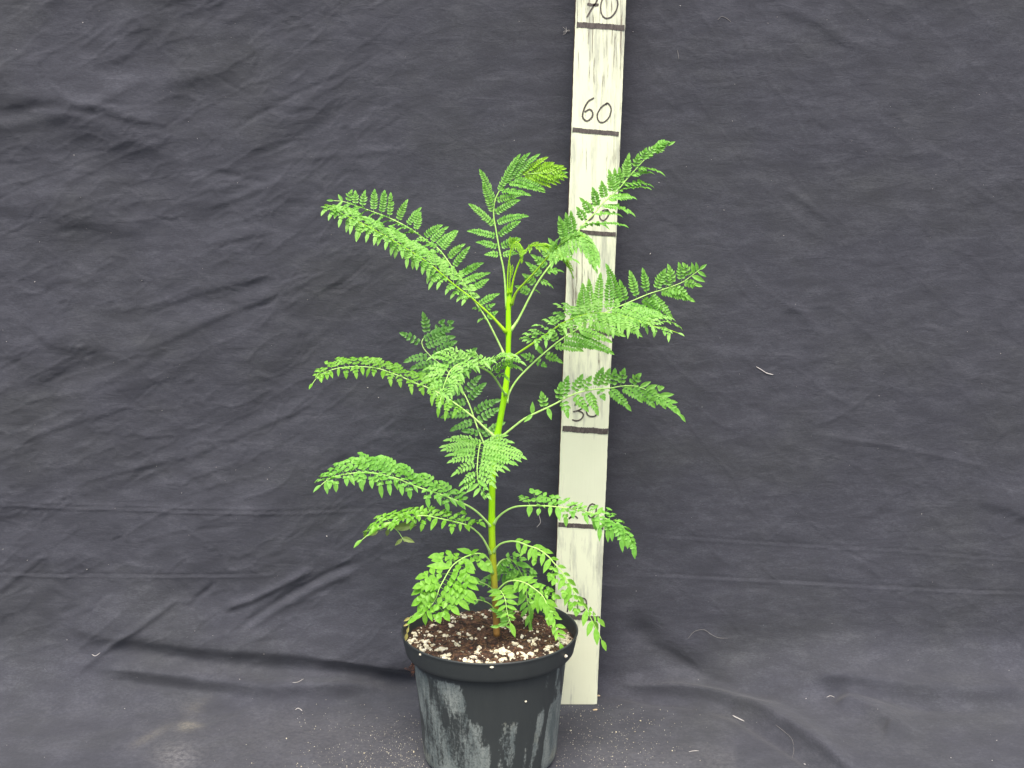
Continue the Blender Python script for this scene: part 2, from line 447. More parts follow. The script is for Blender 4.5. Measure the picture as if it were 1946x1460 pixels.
def build_cloth():
    xs = np.concatenate([np.linspace(-1.5, -0.63, 40, endpoint=False), np.linspace(-0.63, 0.63, 641), np.linspace(0.63, 1.5, 41)[1:]])
    ts = np.concatenate([np.linspace(-1.0, -0.30, 30, endpoint=False), np.linspace(-0.30, 0.90, 640), np.linspace(0.90, 1.5, 31)[1:]])
    X, T = np.meshgrid(xs, ts)
    RCX = 0.020 + 0.055 * smooth((np.abs(X - 0.02) - 0.09) / 0.22)
    y, z, ny, nz = cloth_profile(T - (RCX - 0.02) * 0.4, RCX)
    px, py = project(X, y, z)
    h = np.zeros_like(X)
    for f in FOLDS:
        h += fold(px, py, f[0], f[2], f[3]) * f[1]
    # broad waviness, and wrinkles that run up to the right
    a, b_ = rot2(X, T, 22)
    left = 1 - smooth((px - 550) / 350)
    right = smooth((px - 1250) / 300)
    wall = smooth(T / 0.05)
    h += fbm(a * 5.5, b_ * 9, 3, 2) * (1.8 + 2.2 * left) * (0.35 + 0.65 * wall)
    h += fbm(a * 15, b_ * 34, 5, 3) * (0.35 + 0.75 * left + 0.15 * right) * (0.4 + 0.6 * wall)
    rid = 1 - np.abs(fbm(a * 16, b_ * 48, 9, 3)) * 2.2
    h += np.clip(rid, 0, 1) ** 5 * (0.25 + 0.65 * left) * wall
    c1, c2 = rot2(X, T, -38)
    rid = 1 - np.abs(fbm(c1 * 9, c2 * 26, 21, 2)) * 2.2
    h += np.clip(rid, 0, 1) ** 7 * 0.45 * wall
    # short creases
    for i in range(170):
        lf = rng.random() < 0.68
        cx = rng.uniform(-40, 760) if lf else rng.uniform(760, 2000)
        cy = rng.uniform(-40, 1240)
        L = rng.uniform(30, 130) * (1 if lf else 0.8)
        an = rng.normal(24, 20) if lf else rng.normal(18, 30)
        dx, dy = math.cos(R_(an)) * L / 2, -math.sin(R_(an)) * L / 2
        bx, by = rng.normal(0, L * .07, 2)
        s = rng.choice([1, -1]) * rng.uniform(0.25, 0.9) * (1 if lf else 0.6)
        h += fold(px, py, [(cx - dx, cy - dy), (cx + bx, cy + by), (cx + dx, cy + dy)], rng.uniform(2.5, 6), rng.choice(['r', 's', 'a']), 0.4) * s
    # the right side of the floor cloth lies raised where the wall sheet runs out over it
    edge = np.array([(1120, 1290), (1240, 1322), (1390, 1344), (1430, 1364), (1500, 1408), (1575, 1458), (1700, 1540)], float)
    ey = np.interp(px, edge[:, 0], edge[:, 1])
    h += smooth((ey - py + 4) / 7) * smooth((px - 1180) / 120) * (1 - smooth((py - 1560) / 60)) * (T < 0.12) * 10 * (1 - smooth((T - 0.02) / 0.1))
    # keep the sheet off the board and the pot
    bx = smooth((np.abs(X - 0.064) - 0.034) / 0.05)
    h = np.where((T > -0.12), h * (0.12 + 0.88 * bx) , h)
    pr = np.hypot(X + 0.021, y + 0.110)
    h *= 0.05 + 0.95 * smooth((pr - 0.075) / 0.05)
    front = smooth((-T - 0.12) / 0.1)
    h *= 1 - 0.6 * front
    h = h * 0.001
    V = np.stack([X, y + ny * h, z + nz * h], -1).reshape(-1, 3)
    nx, nt_ = len(xs), len(ts)
    idx = np.arange(nx * nt_).reshape(nt_, nx)
    F = np.stack([idx[:-1, :-1], idx[:-1, 1:], idx[1:, 1:], idx[1:, :-1]], -1).reshape(-1, 4)
    me = bpy.data.meshes.new('backdrop_cloth')
    me.vertices.add(len(V)); me.vertices.foreach_set('co', V.ravel())
    me.loops.add(F.size); me.loops.foreach_set('vertex_index', F.ravel())
    me.polygons.add(len(F)); me.polygons.foreach_set('loop_start', np.arange(len(F)) * 4); me.polygons.foreach_set('loop_total', np.full(len(F), 4))
    me.update(calc_edges=True)
    me.polygons.foreach_set('use_smooth', np.ones(len(F), bool))
    dust = np.exp(-(((px - 335) / 40) ** 2 + ((py - 1440) / 28) ** 2)) * 0.5
    dust += smooth((1404 - px) / 14) * smooth((px - 1080) / 60) * smooth((py - 1395) / 50) * 0.18
    dust += smooth((px - 180) / 500) * smooth((py - 1330) / 60) * (px < 900) * 0.16
    yd = fold(px, py, [(230, 1430), (290, 1398), (340, 1372)], 7, 'r', 0.45) * 0.5 + fold(px, py, [(335, 1374), (370, 1380), (400, 1384)], 6, 'r', 0.5) * 0.7
    yd += np.exp(-(((px - 352) / 16) ** 2 + ((py - 1383) / 9) ** 2)) * 0.9 + fold(px, py, [(345, 1368), (390, 1330), (420, 1316)], 8, 'r', 0.5) * 0.15
    yd += np.exp(-(((px - 365) / 22) ** 2 + ((py - 1352) / 16) ** 2)) * 0.2
    for nme, arr in (('dust', dust), ('ydust', yd)):
        at = me.attributes.new(nme, 'FLOAT', 'POINT'); at.data.foreach_set('value', np.clip(arr, 0, 1).ravel().astype(np.float32))
    me.materials.append(M['cloth'])
    o = bpy.data.objects.new('backdrop_cloth', me); COL.objects.link(o)
    tag(o, 'wrinkled black cotton sheet hanging behind the plant and spread under the pot', 'backdrop cloth', kind='structure')
    return o
cloth = build_cloth()
from mathutils.bvhtree import BVHTree
_me = cloth.data
_sub = BVHTree.FromPolygons([v.co.copy() for v in _me.vertices], [tuple(p.vertices) for p in _me.polygons])
CAMP = Vector((0, -CAM_L, CAM_H))
def on_cloth(px, py, lift=0.0):
    d = (P(px, py, 0.0) - CAMP).normalized()
    hit, n, i, dist = _sub.ray_cast(CAMP, d)
    if hit is None: return None, None
    if n.dot(d) > 0: n = -n
    return hit + n * lift, n

# ------------------------------------------------------------------ measuring board
def build_board():
    root = bpy.data.objects.new('measuring_board', None); COL.objects.link(root)
    bl, br = P(1048, 1332, 0.0), P(1134.5, 1338, 0.0)
    tl, tr = P(1094.8, 0, 0.0), P(1190, 0, 0.0)
    bl.z = br.z = 0.0005
    ext = 1.12
    tl = bl + (tl - bl) * ext; tr = br + (tr - br) * ext
    root.location = (bl + br) / 2; root['_w'] = tuple(root.location)
    tag(root, 'upright white painted wooden board with black centimetre marks, standing behind the pot', 'measuring board')
    # front face dense for the wear attribute, with slightly rough long edges
    n, m = 260, 16
    vs, fs, wear = [], [], []
    TH = 0.018
    def rough(k, s): return 0.00009 * (math.sin(k * 1.7 + s) + math.sin(k * 0.31 + 2 * s)) + random.uniform(-0.00006, 0.00006)
    for j in range(n + 1):
        s = j / n
        L = bl.lerp(tl, s) + Vector((rough(j, 1), 0, 0)); Rr = br.lerp(tr, s) + Vector((rough(j, 4), 0, 0))
        for i in range(m + 1):
            p = L.lerp(Rr, i / m)
            if i in (0, m): p = p + Vector((0, 0.0008, 0))
            vs.append(p)
            ppx, ppy = project(p.x, p.y, p.z)
            w = float(np.interp(ppy, [-100, 40, 120, 240, 300, 350, 400, 470, 560, 640, 760, 830, 900, 980, 1040, 1120, 1200, 1400],
                                [1.0, 0.9, 0.5, 0.15, 0.75, 0.15, -0.2, 0.55, 0.75, 0.6, 0.4, -0.5, -0.8, -0.5, 0.35, 0.3, -0.1, 0.1])) + 0.25 * float(vnoise(np.array(p.x * 60 + 40.), np.array(p.z * 18), 71))
            wear.append(w)
    for j in range(n):
        for i in range(m):
            a = j * (m + 1) + i
            fs.append((a, a + 1, a + m + 2, a + m + 1))
    me = bpy.data.meshes.new('board_front')
    nf = len(vs)
    back = []
    for j in range(n + 1):
        for i in (0, m):
            p = vs[j * (m + 1) + i].copy(); p.y = TH; back.append(p)
    vs2 = vs + back
    side = []
    for j in range(n):
        a, b_ = j * (m + 1), (j + 1) * (m + 1)
        side.append((a, b_, nf + 2 * (j + 1), nf + 2 * j))
        side.append((a + m, nf + 2 * j + 1, nf + 2 * (j + 1) + 1, b_ + m))
        side.append((nf + 2 * j, nf + 2 * (j + 1), nf + 2 * (j + 1) + 1, nf + 2 * j + 1))
    side.append(tuple([nf, nf + 1] + [m - i for i in range(m + 1)]))
    t0 = n * (m + 1)
    side.append(tuple([t0 + i for i in range(m + 1)] + [nf + 2 * n + 1, nf + 2 * n]))
    me.from_pydata([tuple(p) for p in vs2], [], fs + side); me.update()
    me.materials.append(M['paint']); me.materials.append(M['wood'])
    for k in range(len(fs), len(fs) + len(side)): me.polygons[k].material_index = 1
    at = me.attributes.new('wear', 'FLOAT', 'POINT')
    at.data.foreach_set('value', np.array(wear + [0] * len(back), np.float32))
    o = bpy.data.objects.new('plank', me); COL.objects.link(o); o.parent = root
    o.matrix_parent_inverse = Matrix.Translation(-root.location)

    def stroke(mb, pts, wpx, jitter=0.12, square=False):
        P3 = spline([P(x, y, -0.0006) for x, y in pts], max(8, len(pts) * 7))
        wmm = wpx * scale_at(P3[0]) / 2
        vs, fs = [], []
        n = len(P3)
        for i, p in enumerate(P3):
            t = (P3[min(i + 1, n - 1)] - P3[max(i - 1, 0)]).normalized()
            s_ = Vector((-t.z, 0, t.x))
            e = 1.0 if square else min(1.0, 0.55 + min(i, n - 1 - i) * 0.4)
            w1 = wmm * e * (1 + random.uniform(-jitter, jitter)); w2 = wmm * e * (1 + random.uniform(-jitter, jitter))
            for q, yy in ((p + s_ * w1, 0.0), (p - s_ * w2, 0.0)):
                vs.append(Vector((q.x, -0.0004, q.z))); vs.append(Vector((q.x, 0.0003, q.z)))
        for i in range(n - 1):
            a = i * 4
            fs += [(a, a + 4, a + 6, a + 2), (a, a + 1, a + 5, a + 4), (a + 2, a + 6, a + 7, a + 3)]
        mb.add(vs, fs)
    ticks = [((1096, 47), (1187, 53), 10), ((1088, 247), (1176, 255), 8.5), ((1081, 439.5), (1170.5, 446), 8),
             ((1076, 628), (1163, 634), 9), ((1069, 815), (1155.6, 820.5), 11), ((1061, 997.5), (1147, 1002.5), 8.5), ((1055, 1170), (1140, 1177), 9.5)]
    for a, b_, w in ticks:
        mb = MB(); mid = [(a[0] + (b_[0] - a[0]) * k / 9, a[1] + (b_[1] - a[1]) * k / 9 + random.uniform(-0.5, 0.5)) for k in range(10)]
        stroke(mb, mid, w, 0.10, True)
        mb.build('tick_mark', M['marker'], root)
    def ell(cx, cy, rx, ry, sl=0.0, n=14):
        return [(cx + rx * math.sin(a) + sl * ry * math.cos(a), cy - ry * math.cos(a)) for a in [2 * math.pi * k / n + 0.2 for k in range(n + 1)]]
    nums = [
        ('handwritten_seventy', [([(1108, -13), (1122, -15), (1137, -14), (1135, 0), (1126, 15), (1115, 33)], 3.2), ([(1116, 7.5), (1126, 9.5), (1138, 9)], 5), ([(1160, -15), (1148, -6), (1142, 8), (1142.7, 24.7), (1149.6, 34), (1160.5, 33), (1170, 22), (1174, 8), (1171, -5), (1162, -15)], 2.8)]),
        ('handwritten_sixty', [([(1129, 186), (1117, 194), (1109, 210), (1107.5, 223), (1115, 230), (1124, 224), (1126.5, 215), (1121, 208), (1111, 213)], 3.2), ([(1155, 195), (1142, 205), (1135, 219), (1138.6, 231), (1148, 232), (1158, 222), (1161.4, 207), (1156, 197), (1150, 199)], 2.8)]),
        ('handwritten_fifty', [([(1137, 388), (1126, 387.5), (1120, 391), (1119, 400), (1127, 404), (1127, 412), (1121, 418), (1114, 417), (1110, 412)], 2.8), ([(1156, 399), (1147, 400), (1140.6, 407), (1140.6, 415.6), (1147, 419.5), (1154, 413.5), (1157.5, 404), (1154, 398)], 2.8)]),
        ('handwritten_forty', [([(1108, 588), (1103, 598), (1099, 606), (1116, 607)], 2.8), ([(1113, 594), (1111, 606), (1109, 618)], 2.8), (ell(1134, 604, 9, 13, 0.15), 2.8)]),
        ('handwritten_thirty', [([(1092, 771), (1099, 765), (1107, 768), (1107, 775), (1100, 780), (1089, 783)], 2.8), ([(1098, 781), (1106, 784), (1108.5, 790), (1104, 797), (1096, 800), (1087, 798)], 2.8), ([(1126, 766), (1117, 771), (1114.5, 781), (1117, 789), (1124, 792), (1132, 790), (1136, 780), (1133, 769), (1125, 766)], 2.8)]),
        ('handwritten_twenty', [([(1082, 967), (1087, 960), (1094, 961), (1095, 969), (1089, 979), (1081, 986), (1089, 981), (1094, 982), (1098, 986)], 2.8), (ell(1125, 971, 8, 13, 0.12), 2.8)]),
        ('handwritten_ten', [([(1081, 1139), (1080, 1152), (1078, 1164)], 3), (ell(1106, 1150, 8.5, 13, 0.12), 2.8)]),
    ]
    for nm, strokes in nums:
        mb = MB()
        for pts, w in strokes: stroke(mb, pts, w, 0.15)
        mb.build(nm, M['marker'], root)
build_board()

# ------------------------------------------------------------------ pot
PX, PY = -0.0212, -0.110
RIM_Z = 0.128
def build_pot():
    # find the standing point so that the rim matches the picture
    prof = [(0.000, 0.002), (0.056, 0.002), (0.0605, 0.0010), (0.0628, 0.004), (0.0640, 0.010), (0.0672, 0.050), (0.0712, 0.090), (0.0728, 0.1062),
            (0.0735, 0.1082), (0.0775, 0.1088), (0.0790, 0.1095), (0.0797, 0.1105), (0.0815, 0.119), (0.0829, 0.1268), (0.0836, 0.1280), (0.0834, 0.1290), (0.0822, 0.1291), (0.0814, 0.1280),
            (0.0798, 0.118), (0.0780, 0.109), (0.0715, 0.107), (0.066, 0.06), (0.058, 0.006), (0.0, 0.005)]
    # resample for the stain attribute
    pr = []
    for a, b_ in zip(prof[:-1], prof[1:]):
        k = max(1, int(math.hypot(a[0] - b_[0], a[1] - b_[1]) / 0.0025))
        for i in range(k): pr.append((a[0] + (b_[0] - a[0]) * i / k, a[1] + (b_[1] - a[1]) * i / k))
    pr.append(prof[-1])
    n = 288
    vs, uv = [], []
    cum = 0; last = pr[0]; cums = []
    for r, z in pr:
        cum += math.hypot(r - last[0], z - last[1]); last = (r, z); cums.append(cum)
    for (r, z), c_ in zip(pr, cums):
        for k in range(n):
            a = 2 * math.pi * k / n
            wob = 1 + 0.004 * math.sin(2 * a + 1) * (z / 0.13)
            vs.append((math.sin(a) * r * wob, -math.cos(a) * r * wob, z))
            uv.append(((a if a <= math.pi else a - 2 * math.pi) * 0.072, c_))
    fs = []
    for j in range(len(pr) - 1):
        for k in range(n):
            a, b_ = j * n + k, j * n + (k + 1) % n
            fs.append((a, b_, b_ + n, a + n))
    root = bpy.data.objects.new('plant_pot', None); COL.objects.link(root)
    root.location = (PX, PY, 0.0006); root.scale = (1.011, 1.011, 1.0); root['_w'] = tuple(root.location)
    tag(root, 'round black plastic plant pot with chalky grey stains, standing on the black cloth', 'plant pot')
    def make(name, j0, j1):
        used = fs[j0 * n:j1 * n]
        me = bpy.data.meshes.new(name)
        lo, hi = j0 * n, (j1 + 1) * n
        me.from_pydata(vs[lo:hi], [], [tuple(i - lo for i in f) for f in used]); me.update()
        me.polygons.foreach_set('use_smooth', [True] * len(me.polygons))
        ul = me.uv_layers.new(name='UVMap')
        li = np.zeros(len(me.loops), int); me.loops.foreach_get('vertex_index', li)
        U = np.array(uv[lo:hi])[li]
        # mend the seam at the back
        q = U.reshape(-1, 4, 2); wide = (q[:, :, 0].max(1) - q[:, :, 0].min(1)) > 0.2
        q[wide, :, 0] = np.where(q[wide, :, 0] < 0, q[wide, :, 0] + 2 * math.pi * 0.072, q[wide, :, 0])
        ul.data.foreach_set('uv', q.reshape(-1).astype(np.float32))
        V = np.array(vs[lo:hi]); ang = np.degrees(np.arctan2(V[:, 0], -V[:, 1])); z = V[:, 2]
        h = z / 0.107
        # ang: 0 faces the camera, negative is left
        body = (z < 0.108).astype(float)
        wig = 7 * vnoise(ang * 0.16 + 50, h * 9 + 5, 81) + 4 * vnoise(ang * 0.5 + 50, h * 26 + 5, 82)
        diag = smooth((-6 + (1 - h) * 40 - ang - 10 + wig) / 14)        # clean triangle on the upper right of the left patch
        resid = diag * (0.54 + 0.10 * np.sin(ang * 0.13 + h * 5) ) * smooth((ang + 95) / 18)
        resid += 0.35 * np.exp(-((h - 0.04) / 0.07) ** 2) * (ang < 5)
        for c0, w0 in ((4, 3.2), (9, 1.5)): resid *= 1 - 0.95 * np.exp(-((ang - c0) / w0) ** 2) * (h < 0.62)
        resid = np.where(ang > 8 , resid * 0.2, resid)
        resid *= 1 - 0.6 * smooth((h - 0.93) / 0.05)
        resid += 0.14 * vnoise(ang * 0.09 + 30, h * 5 + 7, 83) * body
        rr = 0.52 * smooth((ang - 2) / 6) * smooth((0.72 - h) / 0.15) + 0.42 * smooth((ang - 38) / 10) * smooth((98 - ang) / 20) + 0.12 * smooth((ang - 10) / 10)
        for c0, w0 in ((4, 3.2), (27, 4.5), (36, 2.5), (49, 4)): rr *= 1 - 0.8 * np.exp(-((ang - c0 - (h - 0.5) * 10) / w0) ** 2)
        band = (z > 0.1085)
        resid = np.where(band, 0.10 + 0.25 * np.exp(-((ang + 50) / 18) ** 2) * (z < 0.113), resid * body)
        rr = np.where(band, 0.06 + 0.4 * np.exp(-((ang - 62) / 6) ** 2) * (z < 0.1145), rr)
        inner = (np.arange(len(V)) // n + j0) >= RIMTOP
        resid = np.where(inner, 0.3, resid); rr = np.where(inner, 0, rr)
        for nme, arr in (('residue', resid), ('residue_right', rr)):
            at = me.attributes.new(nme, 'FLOAT', 'POINT'); at.data.foreach_set('value', np.clip(arr, 0, 1).astype(np.float32))
        me.materials.append(M['pot'])
        o = bpy.data.objects.new(name, me); COL.objects.link(o); o.parent = root
        return o
    zs = [z for r, z in pr]
    RIMTOP = max(range(len(pr)), key=lambda i: zs[i])
    j_band = next(i for i in range(len(pr)) if zs[i] >= 0.1082)
    j_in = next(i for i in range(RIMTOP, len(pr)) if zs[i] <= 0.1082)
    make('pot_body', 0, j_band)
    make('pot_rim', j_band, j_in)
    make('inner_wall', j_in, len(pr) - 1)
build_pot()

# ------------------------------------------------------------------ soil and what lies on it
SOIL_Z = 0.1165
def soil_h(x, y):
    r = math.hypot(x, y)
    h = 0.0022 * float(vnoise(np.array(x * 45 + 9.), np.array(y * 45 + 5.), 31)) + 0.0012 * float(vnoise(np.array(x * 140 + 9.), np.array(y * 140 + 5.), 33))
    d = math.hypot(x - 0.004, y + 0.006)
    return SOIL_Z + h - 0.002 * math.exp(-(d / 0.014) ** 2) + 0.0015 * max(0, (r - 0.055) / 0.025)
def build_soil():
    nr, na = 90, 260
    rr, aa = np.linspace(0, 0.0800, nr), np.linspace(0, 2 * math.pi, na, endpoint=False)
    Rg, Ag = np.meshgrid(rr, aa, indexing='ij')
    X, Y = Rg * np.cos(Ag), Rg * np.sin(Ag)
    Z = SOIL_Z + 0.0022 * vnoise(X * 45 + 9, Y * 45 + 5, 31) + 0.0012 * vnoise(X * 140 + 9, Y * 140 + 5, 33) \
        + 0.0008 * vnoise(X * 420 + 9, Y * 420 + 5, 35) + 0.0005 * vnoise(X * 900 + 90, Y * 900 + 5, 36) \
        - 0.002 * np.exp(-((X - 0.004) ** 2 + (Y + 0.006) ** 2) / 0.014 ** 2) + 0.0015 * np.maximum(0, (Rg - 0.055) / 0.025)
    vs = np.stack([X, Y, Z], -1).reshape(-1, 3)
    fs = [(i * na + k, (i + 1) * na + k, (i + 1) * na + (k + 1) % na, i * na + (k + 1) % na) for i in range(nr - 1) for k in range(na)]
    mb = MB(); mb.v = [tuple(p) for p in vs]; mb.f = fs
    o = mb.build('potting_soil', M['soil'], smooth=True); o.location = (PX, PY, 0)
    tag(o, 'dark brown peat potting soil filling the black pot', 'soil', kind='stuff')
build_soil()

ICO_V = [Vector(v).normalized() for v in [(0, -1, 1.618), (0, 1, 1.618), (0, -1, -1.618), (0, 1, -1.618), (-1, 1.618, 0), (1, 1.618, 0), (-1, -1.618, 0), (1, -1.618, 0), (1.618, 0, 1), (-1.618, 0, 1), (1.618, 0, -1), (-1.618, 0, -1)]]
ICO_F = [(0, 1, 9), (0, 8, 1), (0, 9, 6), (0, 6, 7), (0, 7, 8), (1, 4, 9), (1, 5, 4), (1, 8, 5), (2, 3, 10), (2, 11, 3), (2, 6, 11), (2, 7, 6), (2, 10, 7), (3, 4, 5), (3, 5, 10), (3, 11, 4), (4, 11, 9), (5, 8, 10), (6, 9, 11), (7, 10, 8)]
def ico_sub():
    vs = list(ICO_V); fs = []; cache = {}
    def mid(a, b_):
        k = (min(a, b_), max(a, b_))
        if k not in cache: vs.append(((vs[a] + vs[b_]) / 2).normalized()); cache[k] = len(vs) - 1
        return cache[k]
    for a, b_, c_ in ICO_F:
        ab, bc, ca = mid(a, b_), mid(b_, c_), mid(c_, a)
        fs += [(a, ab, ca), (b_, bc, ab), (c_, ca, bc), (ab, bc, ca)]
    return vs, fs
IS_V, IS_F = ico_sub()
def lump(mb, c, r, rough=0.3, flat=0.8, fine=True, stretch=1.0):
    V, F = (IS_V, IS_F) if fine else (ICO_V, ICO_F)
    ax = Vector((random.uniform(-1, 1), random.uniform(-1, 1), random.uniform(-1, 1))).normalized()
    rot = Matrix.Rotation(random.uniform(0, 6.28), 3, ax)
    sc = (r * random.uniform(0.8, 1.2) * stretch, r * random.uniform(0.75, 1.1), r * random.uniform(0.7, 1.0))
    vs = []
    for v in V:
        q = rot @ Vector((v.x * sc[0], v.y * sc[1], v.z * sc[2]))
        q *= 1 + random.uniform(-rough, rough)
        q.z *= flat
        vs.append(Vector(c) + q)
    mb.add(vs, F)

def soil_bits():
    mb = MB()
    for i in range(1250):
        a = random.uniform(0, 6.283)
        r = 0.0785 * math.sqrt(random.random())
        if random.random() < 0.45: r = random.uniform(0.058, 0.0788)
        x, y = r * math.cos(a), r * math.sin(a)
        if y > 0.02 and random.random() < 0.5: continue
        if math.hypot(x - 0.004, y - 0.002) < 0.022 and random.random() < 0.85: continue
        if not (y < -0.035 or r > 0.066) and random.random() < 0.5 and float(vnoise(np.array(x * 60), np.array(y * 60), 51)) < 0: continue
        s = random.choice([0.0004, 0.0005, 0.0005, 0.0006, 0.0007, 0.0008, 0.0011, 0.0015, 0.0022])
        if y > 0.01: s *= 0.8
        k = 1 if s < 0.0012 else random.choice([1, 2, 3, 4])
        for j in range(k):
            xx, yy = x + random.uniform(-1, 1) * s * 1.3 * (k > 1), y + random.uniform(-1, 1) * s * 1.3 * (k > 1)
            if math.hypot(xx, yy) + s > 0.0795: continue
            lump(mb, (PX + xx, PY + yy, soil_h(xx, yy) + s * 0.45), s * random.uniform(0.6, 1.2), 0.34, 0.8, s > 0.0008, random.uniform(0.9, 1.5))
    tag(mb.build('perlite_grains', M['perlite']), 'white perlite grains mixed over the dark soil in the pot', 'perlite', kind='stuff')
    mb = MB()
    for i in range(520):
        a = random.uniform(0, 6.283); r = 0.079 * math.sqrt(random.random())
        x, y = r * math.cos(a), r * math.sin(a)
        s = random.uniform(0.0005, 0.0014)
        lump(mb, (PX + x, PY + y, soil_h(x, y) + s * 0.3), s, 0.35, 0.6, False, random.uniform(1, 1.8))
    tag(mb.build('bark_crumbs', M['bark']), 'reddish brown bark and peat crumbs strewn over the soil in the pot', 'bark crumbs', kind='stuff')
    mb = MB()
    for i in range(260):
        a = random.uniform(0, 6.283); r = 0.077 * math.sqrt(random.random())
        x, y = r * math.cos(a), r * math.sin(a); L = random.uniform(0.003, 0.011); d = random.uniform(0, 6.283)
        pts = []
        for k in range(4):
            q = k / 3 - 0.5
            xx, yy = x + math.cos(d) * L * q, y + math.sin(d) * L * q
            d += random.uniform(-0.5, 0.5)
            pts.append(Vector((PX + xx, PY + yy, soil_h(xx, yy) + 0.0008 + random.uniform(0, 0.0012))))
        if max((Vector((p.x - PX, p.y - PY))).length for p in pts) > 0.078: continue
        tube(mb, spline(pts, 7), [random.uniform(0.00008, 0.0002)] * 7, 4)
    tag(mb.build('root_fibres', M['fibre_soil']), 'thin brown root fibres lying over the soil in the pot', 'root fibres', kind='stuff')
soil_bits()

def grain(px, py, Y, s, name, label, cat, mat, z=None, group=None, stretch=1.0):
    mb = MB(); p = P(px, py, Y)
    if z is not None: p.z = z
    lump(mb, (0, 0, 0), s, 0.2, 0.85, True, stretch)
    o = mb.build(name, M[mat]); o.location = p
    return tag(o, label, cat, group)
def on_rim(px, py, s, label, R=0.0822, zz=0.1287, stretch=1.0, name='perlite_grain', cat='perlite grain', mat='perlite'):
    # the point of the rim circle seen at px on the near side
    p = P(px, py, PY - 0.05)
    x = p.x - PX
    for _ in range(6):
        yy = -math.sqrt(max(0, R * R - x * x)); p = P(px, py, PY + yy); x = max(-R, min(R, p.x - PX))
    mb = MB(); lump(mb, (0, 0, 0), s, 0.2, 0.85, True, stretch)
    o = mb.build(name, M[mat]); o.location = (PX + x, PY + yy, p.z)
    return tag(o, label, cat)
on_rim(935, 1268, 0.0016, 'oblong white perlite grain stuck on the front of the pot rim, below the lip', 0.0835, stretch=1.4)
on_rim(799, 1244, 0.0016, 'white perlite grain on the left of the pot rim, beside the grey streaks', 0.0835, stretch=1.2)
on_rim(1075.5, 1247, 0.0018, 'upright oval white perlite grain on the right of the pot rim', 0.0835, stretch=1.2)
on_rim(999, 1333, 0.0012, 'small round white perlite grain on the clean dark side of the pot body', 0.0715)
def peat_clod():
    c0 = P(787, 1268, PY - 0.012); mb = MB()
    for k in range(26):
        lump(mb, Vector((random.gauss(0, 0.0017), random.gauss(0, 0.0014), random.gauss(0, 0.0022))), random.uniform(0.0005, 0.0014), 0.4, 0.9, False)
    for k in range(22):
        a = Vector((random.gauss(0, 0.0013), random.gauss(0, 0.001), random.gauss(0, 0.002)))
        tube(mb, spline([a, a + Vector((random.gauss(0, .002), random.gauss(0, .001), random.gauss(-0.001, .002))), a + Vector((random.gauss(0, .0035), random.gauss(0, .001), random.gauss(-0.002, .003)))], 6), [0.00012] * 6, 4)
    o = mb.build('peat_clod', plain('red_peat', (0.05, 0.022, 0.014), (0.22, 0.10, 0.06), 300)); o.location = c0
    tag(o, 'shaggy brown peat clod clinging under the left of the pot rim', 'peat clod')
peat_clod()

# ------------------------------------------------------------------ crumbs, lint and fibres on the cloth
def crumbs():
    mb = MB(); n = 0
    while n < 1500:
        if random.random() < 0.62:
            px, py = random.gauss(770, 110), 1460 - abs(random.gauss(0, 75)) + 25
        else:
            px, py = random.gauss(1130, 80), random.uniform(1335, 1490)
        if px < 330 or px > 1400: continue
        p, nn = on_cloth(px, py)
        if p is None or p.y > 0.0 or math.hypot(p.x - PX, p.y - PY) < 0.064: continue
        s = random.choice([0.00014, 0.00018, 0.00022, 0.00022, 0.0003, 0.0004])
        if random.random() < 0.02: s = random.uniform(0.0006, 0.0010)
        lump(mb, p + nn * s * 0.5, s, 0.3, 0.85, False); n += 1
    tag(mb.build('perlite_crumbs', M['perlite']), 'fine white perlite crumbs strewn on the cloth around the foot of the pot', 'perlite crumbs', kind='stuff')
    mb = MB(); n = 0
    while n < 300:
        px, py = random.uniform(-10, 1956), random.uniform(-10, 1470)
        if py < 950 and random.random() < 0.35: continue
        p, nn = on_cloth(px, py)
        if p is None or (abs(p.x - 0.064) < 0.04 and p.y > -0.01): continue
        s = random.choice([0.00015, 0.0002, 0.00025, 0.00035])
        if random.random() < 0.05: s = 0.0006
        lump(mb, p + nn * s * 0.5, s, 0.3, 0.9, False, random.choice([1, 1, 1.8])); n += 1
    tag(mb.build('lint_specks', M['fibre']), 'tiny white lint specks dotted all over the black cloth', 'lint', kind='stuff')
crumbs()
def fibre(pts, r, name, label, cat, mat='fibre'):
    ps = []
    for x, y in pts:
        p, nn = on_cloth(x, y, r + 0.0002)
        if p is None: return
        ps.append(p)
    P3 = spline(ps, 6 * len(ps)); n = len(P3); mb = MB()
    tube(mb, [p - ps[0] for p in P3], [r * (0.5 + 0.5 * min(1, min(i, n - 1 - i) / 3)) for i in range(n)], 5)
    o = mb.build(name, M[mat]); o.location = ps[0]; return tag(o, label, cat)
fibre([(1437, 697), (1447, 703), (1457, 709), (1469, 712)], 0.0005, 'thread', 'short thick white thread on the cloth wall, right of the plant', 'thread')
fibre([(1393, 1361), (1402, 1366), (1415, 1372)], 0.0006, 'thread', 'short thick white thread on the floor beside the raised fold', 'thread')
fibre([(1307, 1214), (1320, 1200), (1338, 1197), (1352, 1206), (1365, 1212), (1383, 1213)], 0.00017, 'hair', 'long wavy pale hair on the lower cloth, right of the board', 'hair', 'hair')
fibre([(1475, 1378), (1490, 1390), (1505, 1405), (1509, 1425), (1505, 1442)], 0.00016, 'hair', 'thin curved pale hair lying across the raised floor fold', 'hair', 'hair')
fibre([(175, 1244), (182, 1247), (191, 1241)], 0.0003, 'thread', 'small curled white thread above the dark fold at lower left', 'thread')
fibre([(556, 1298), (566, 1297), (577, 1291)], 0.0003, 'thread', 'small curved white thread between the two dark folds left of the pot', 'thread')
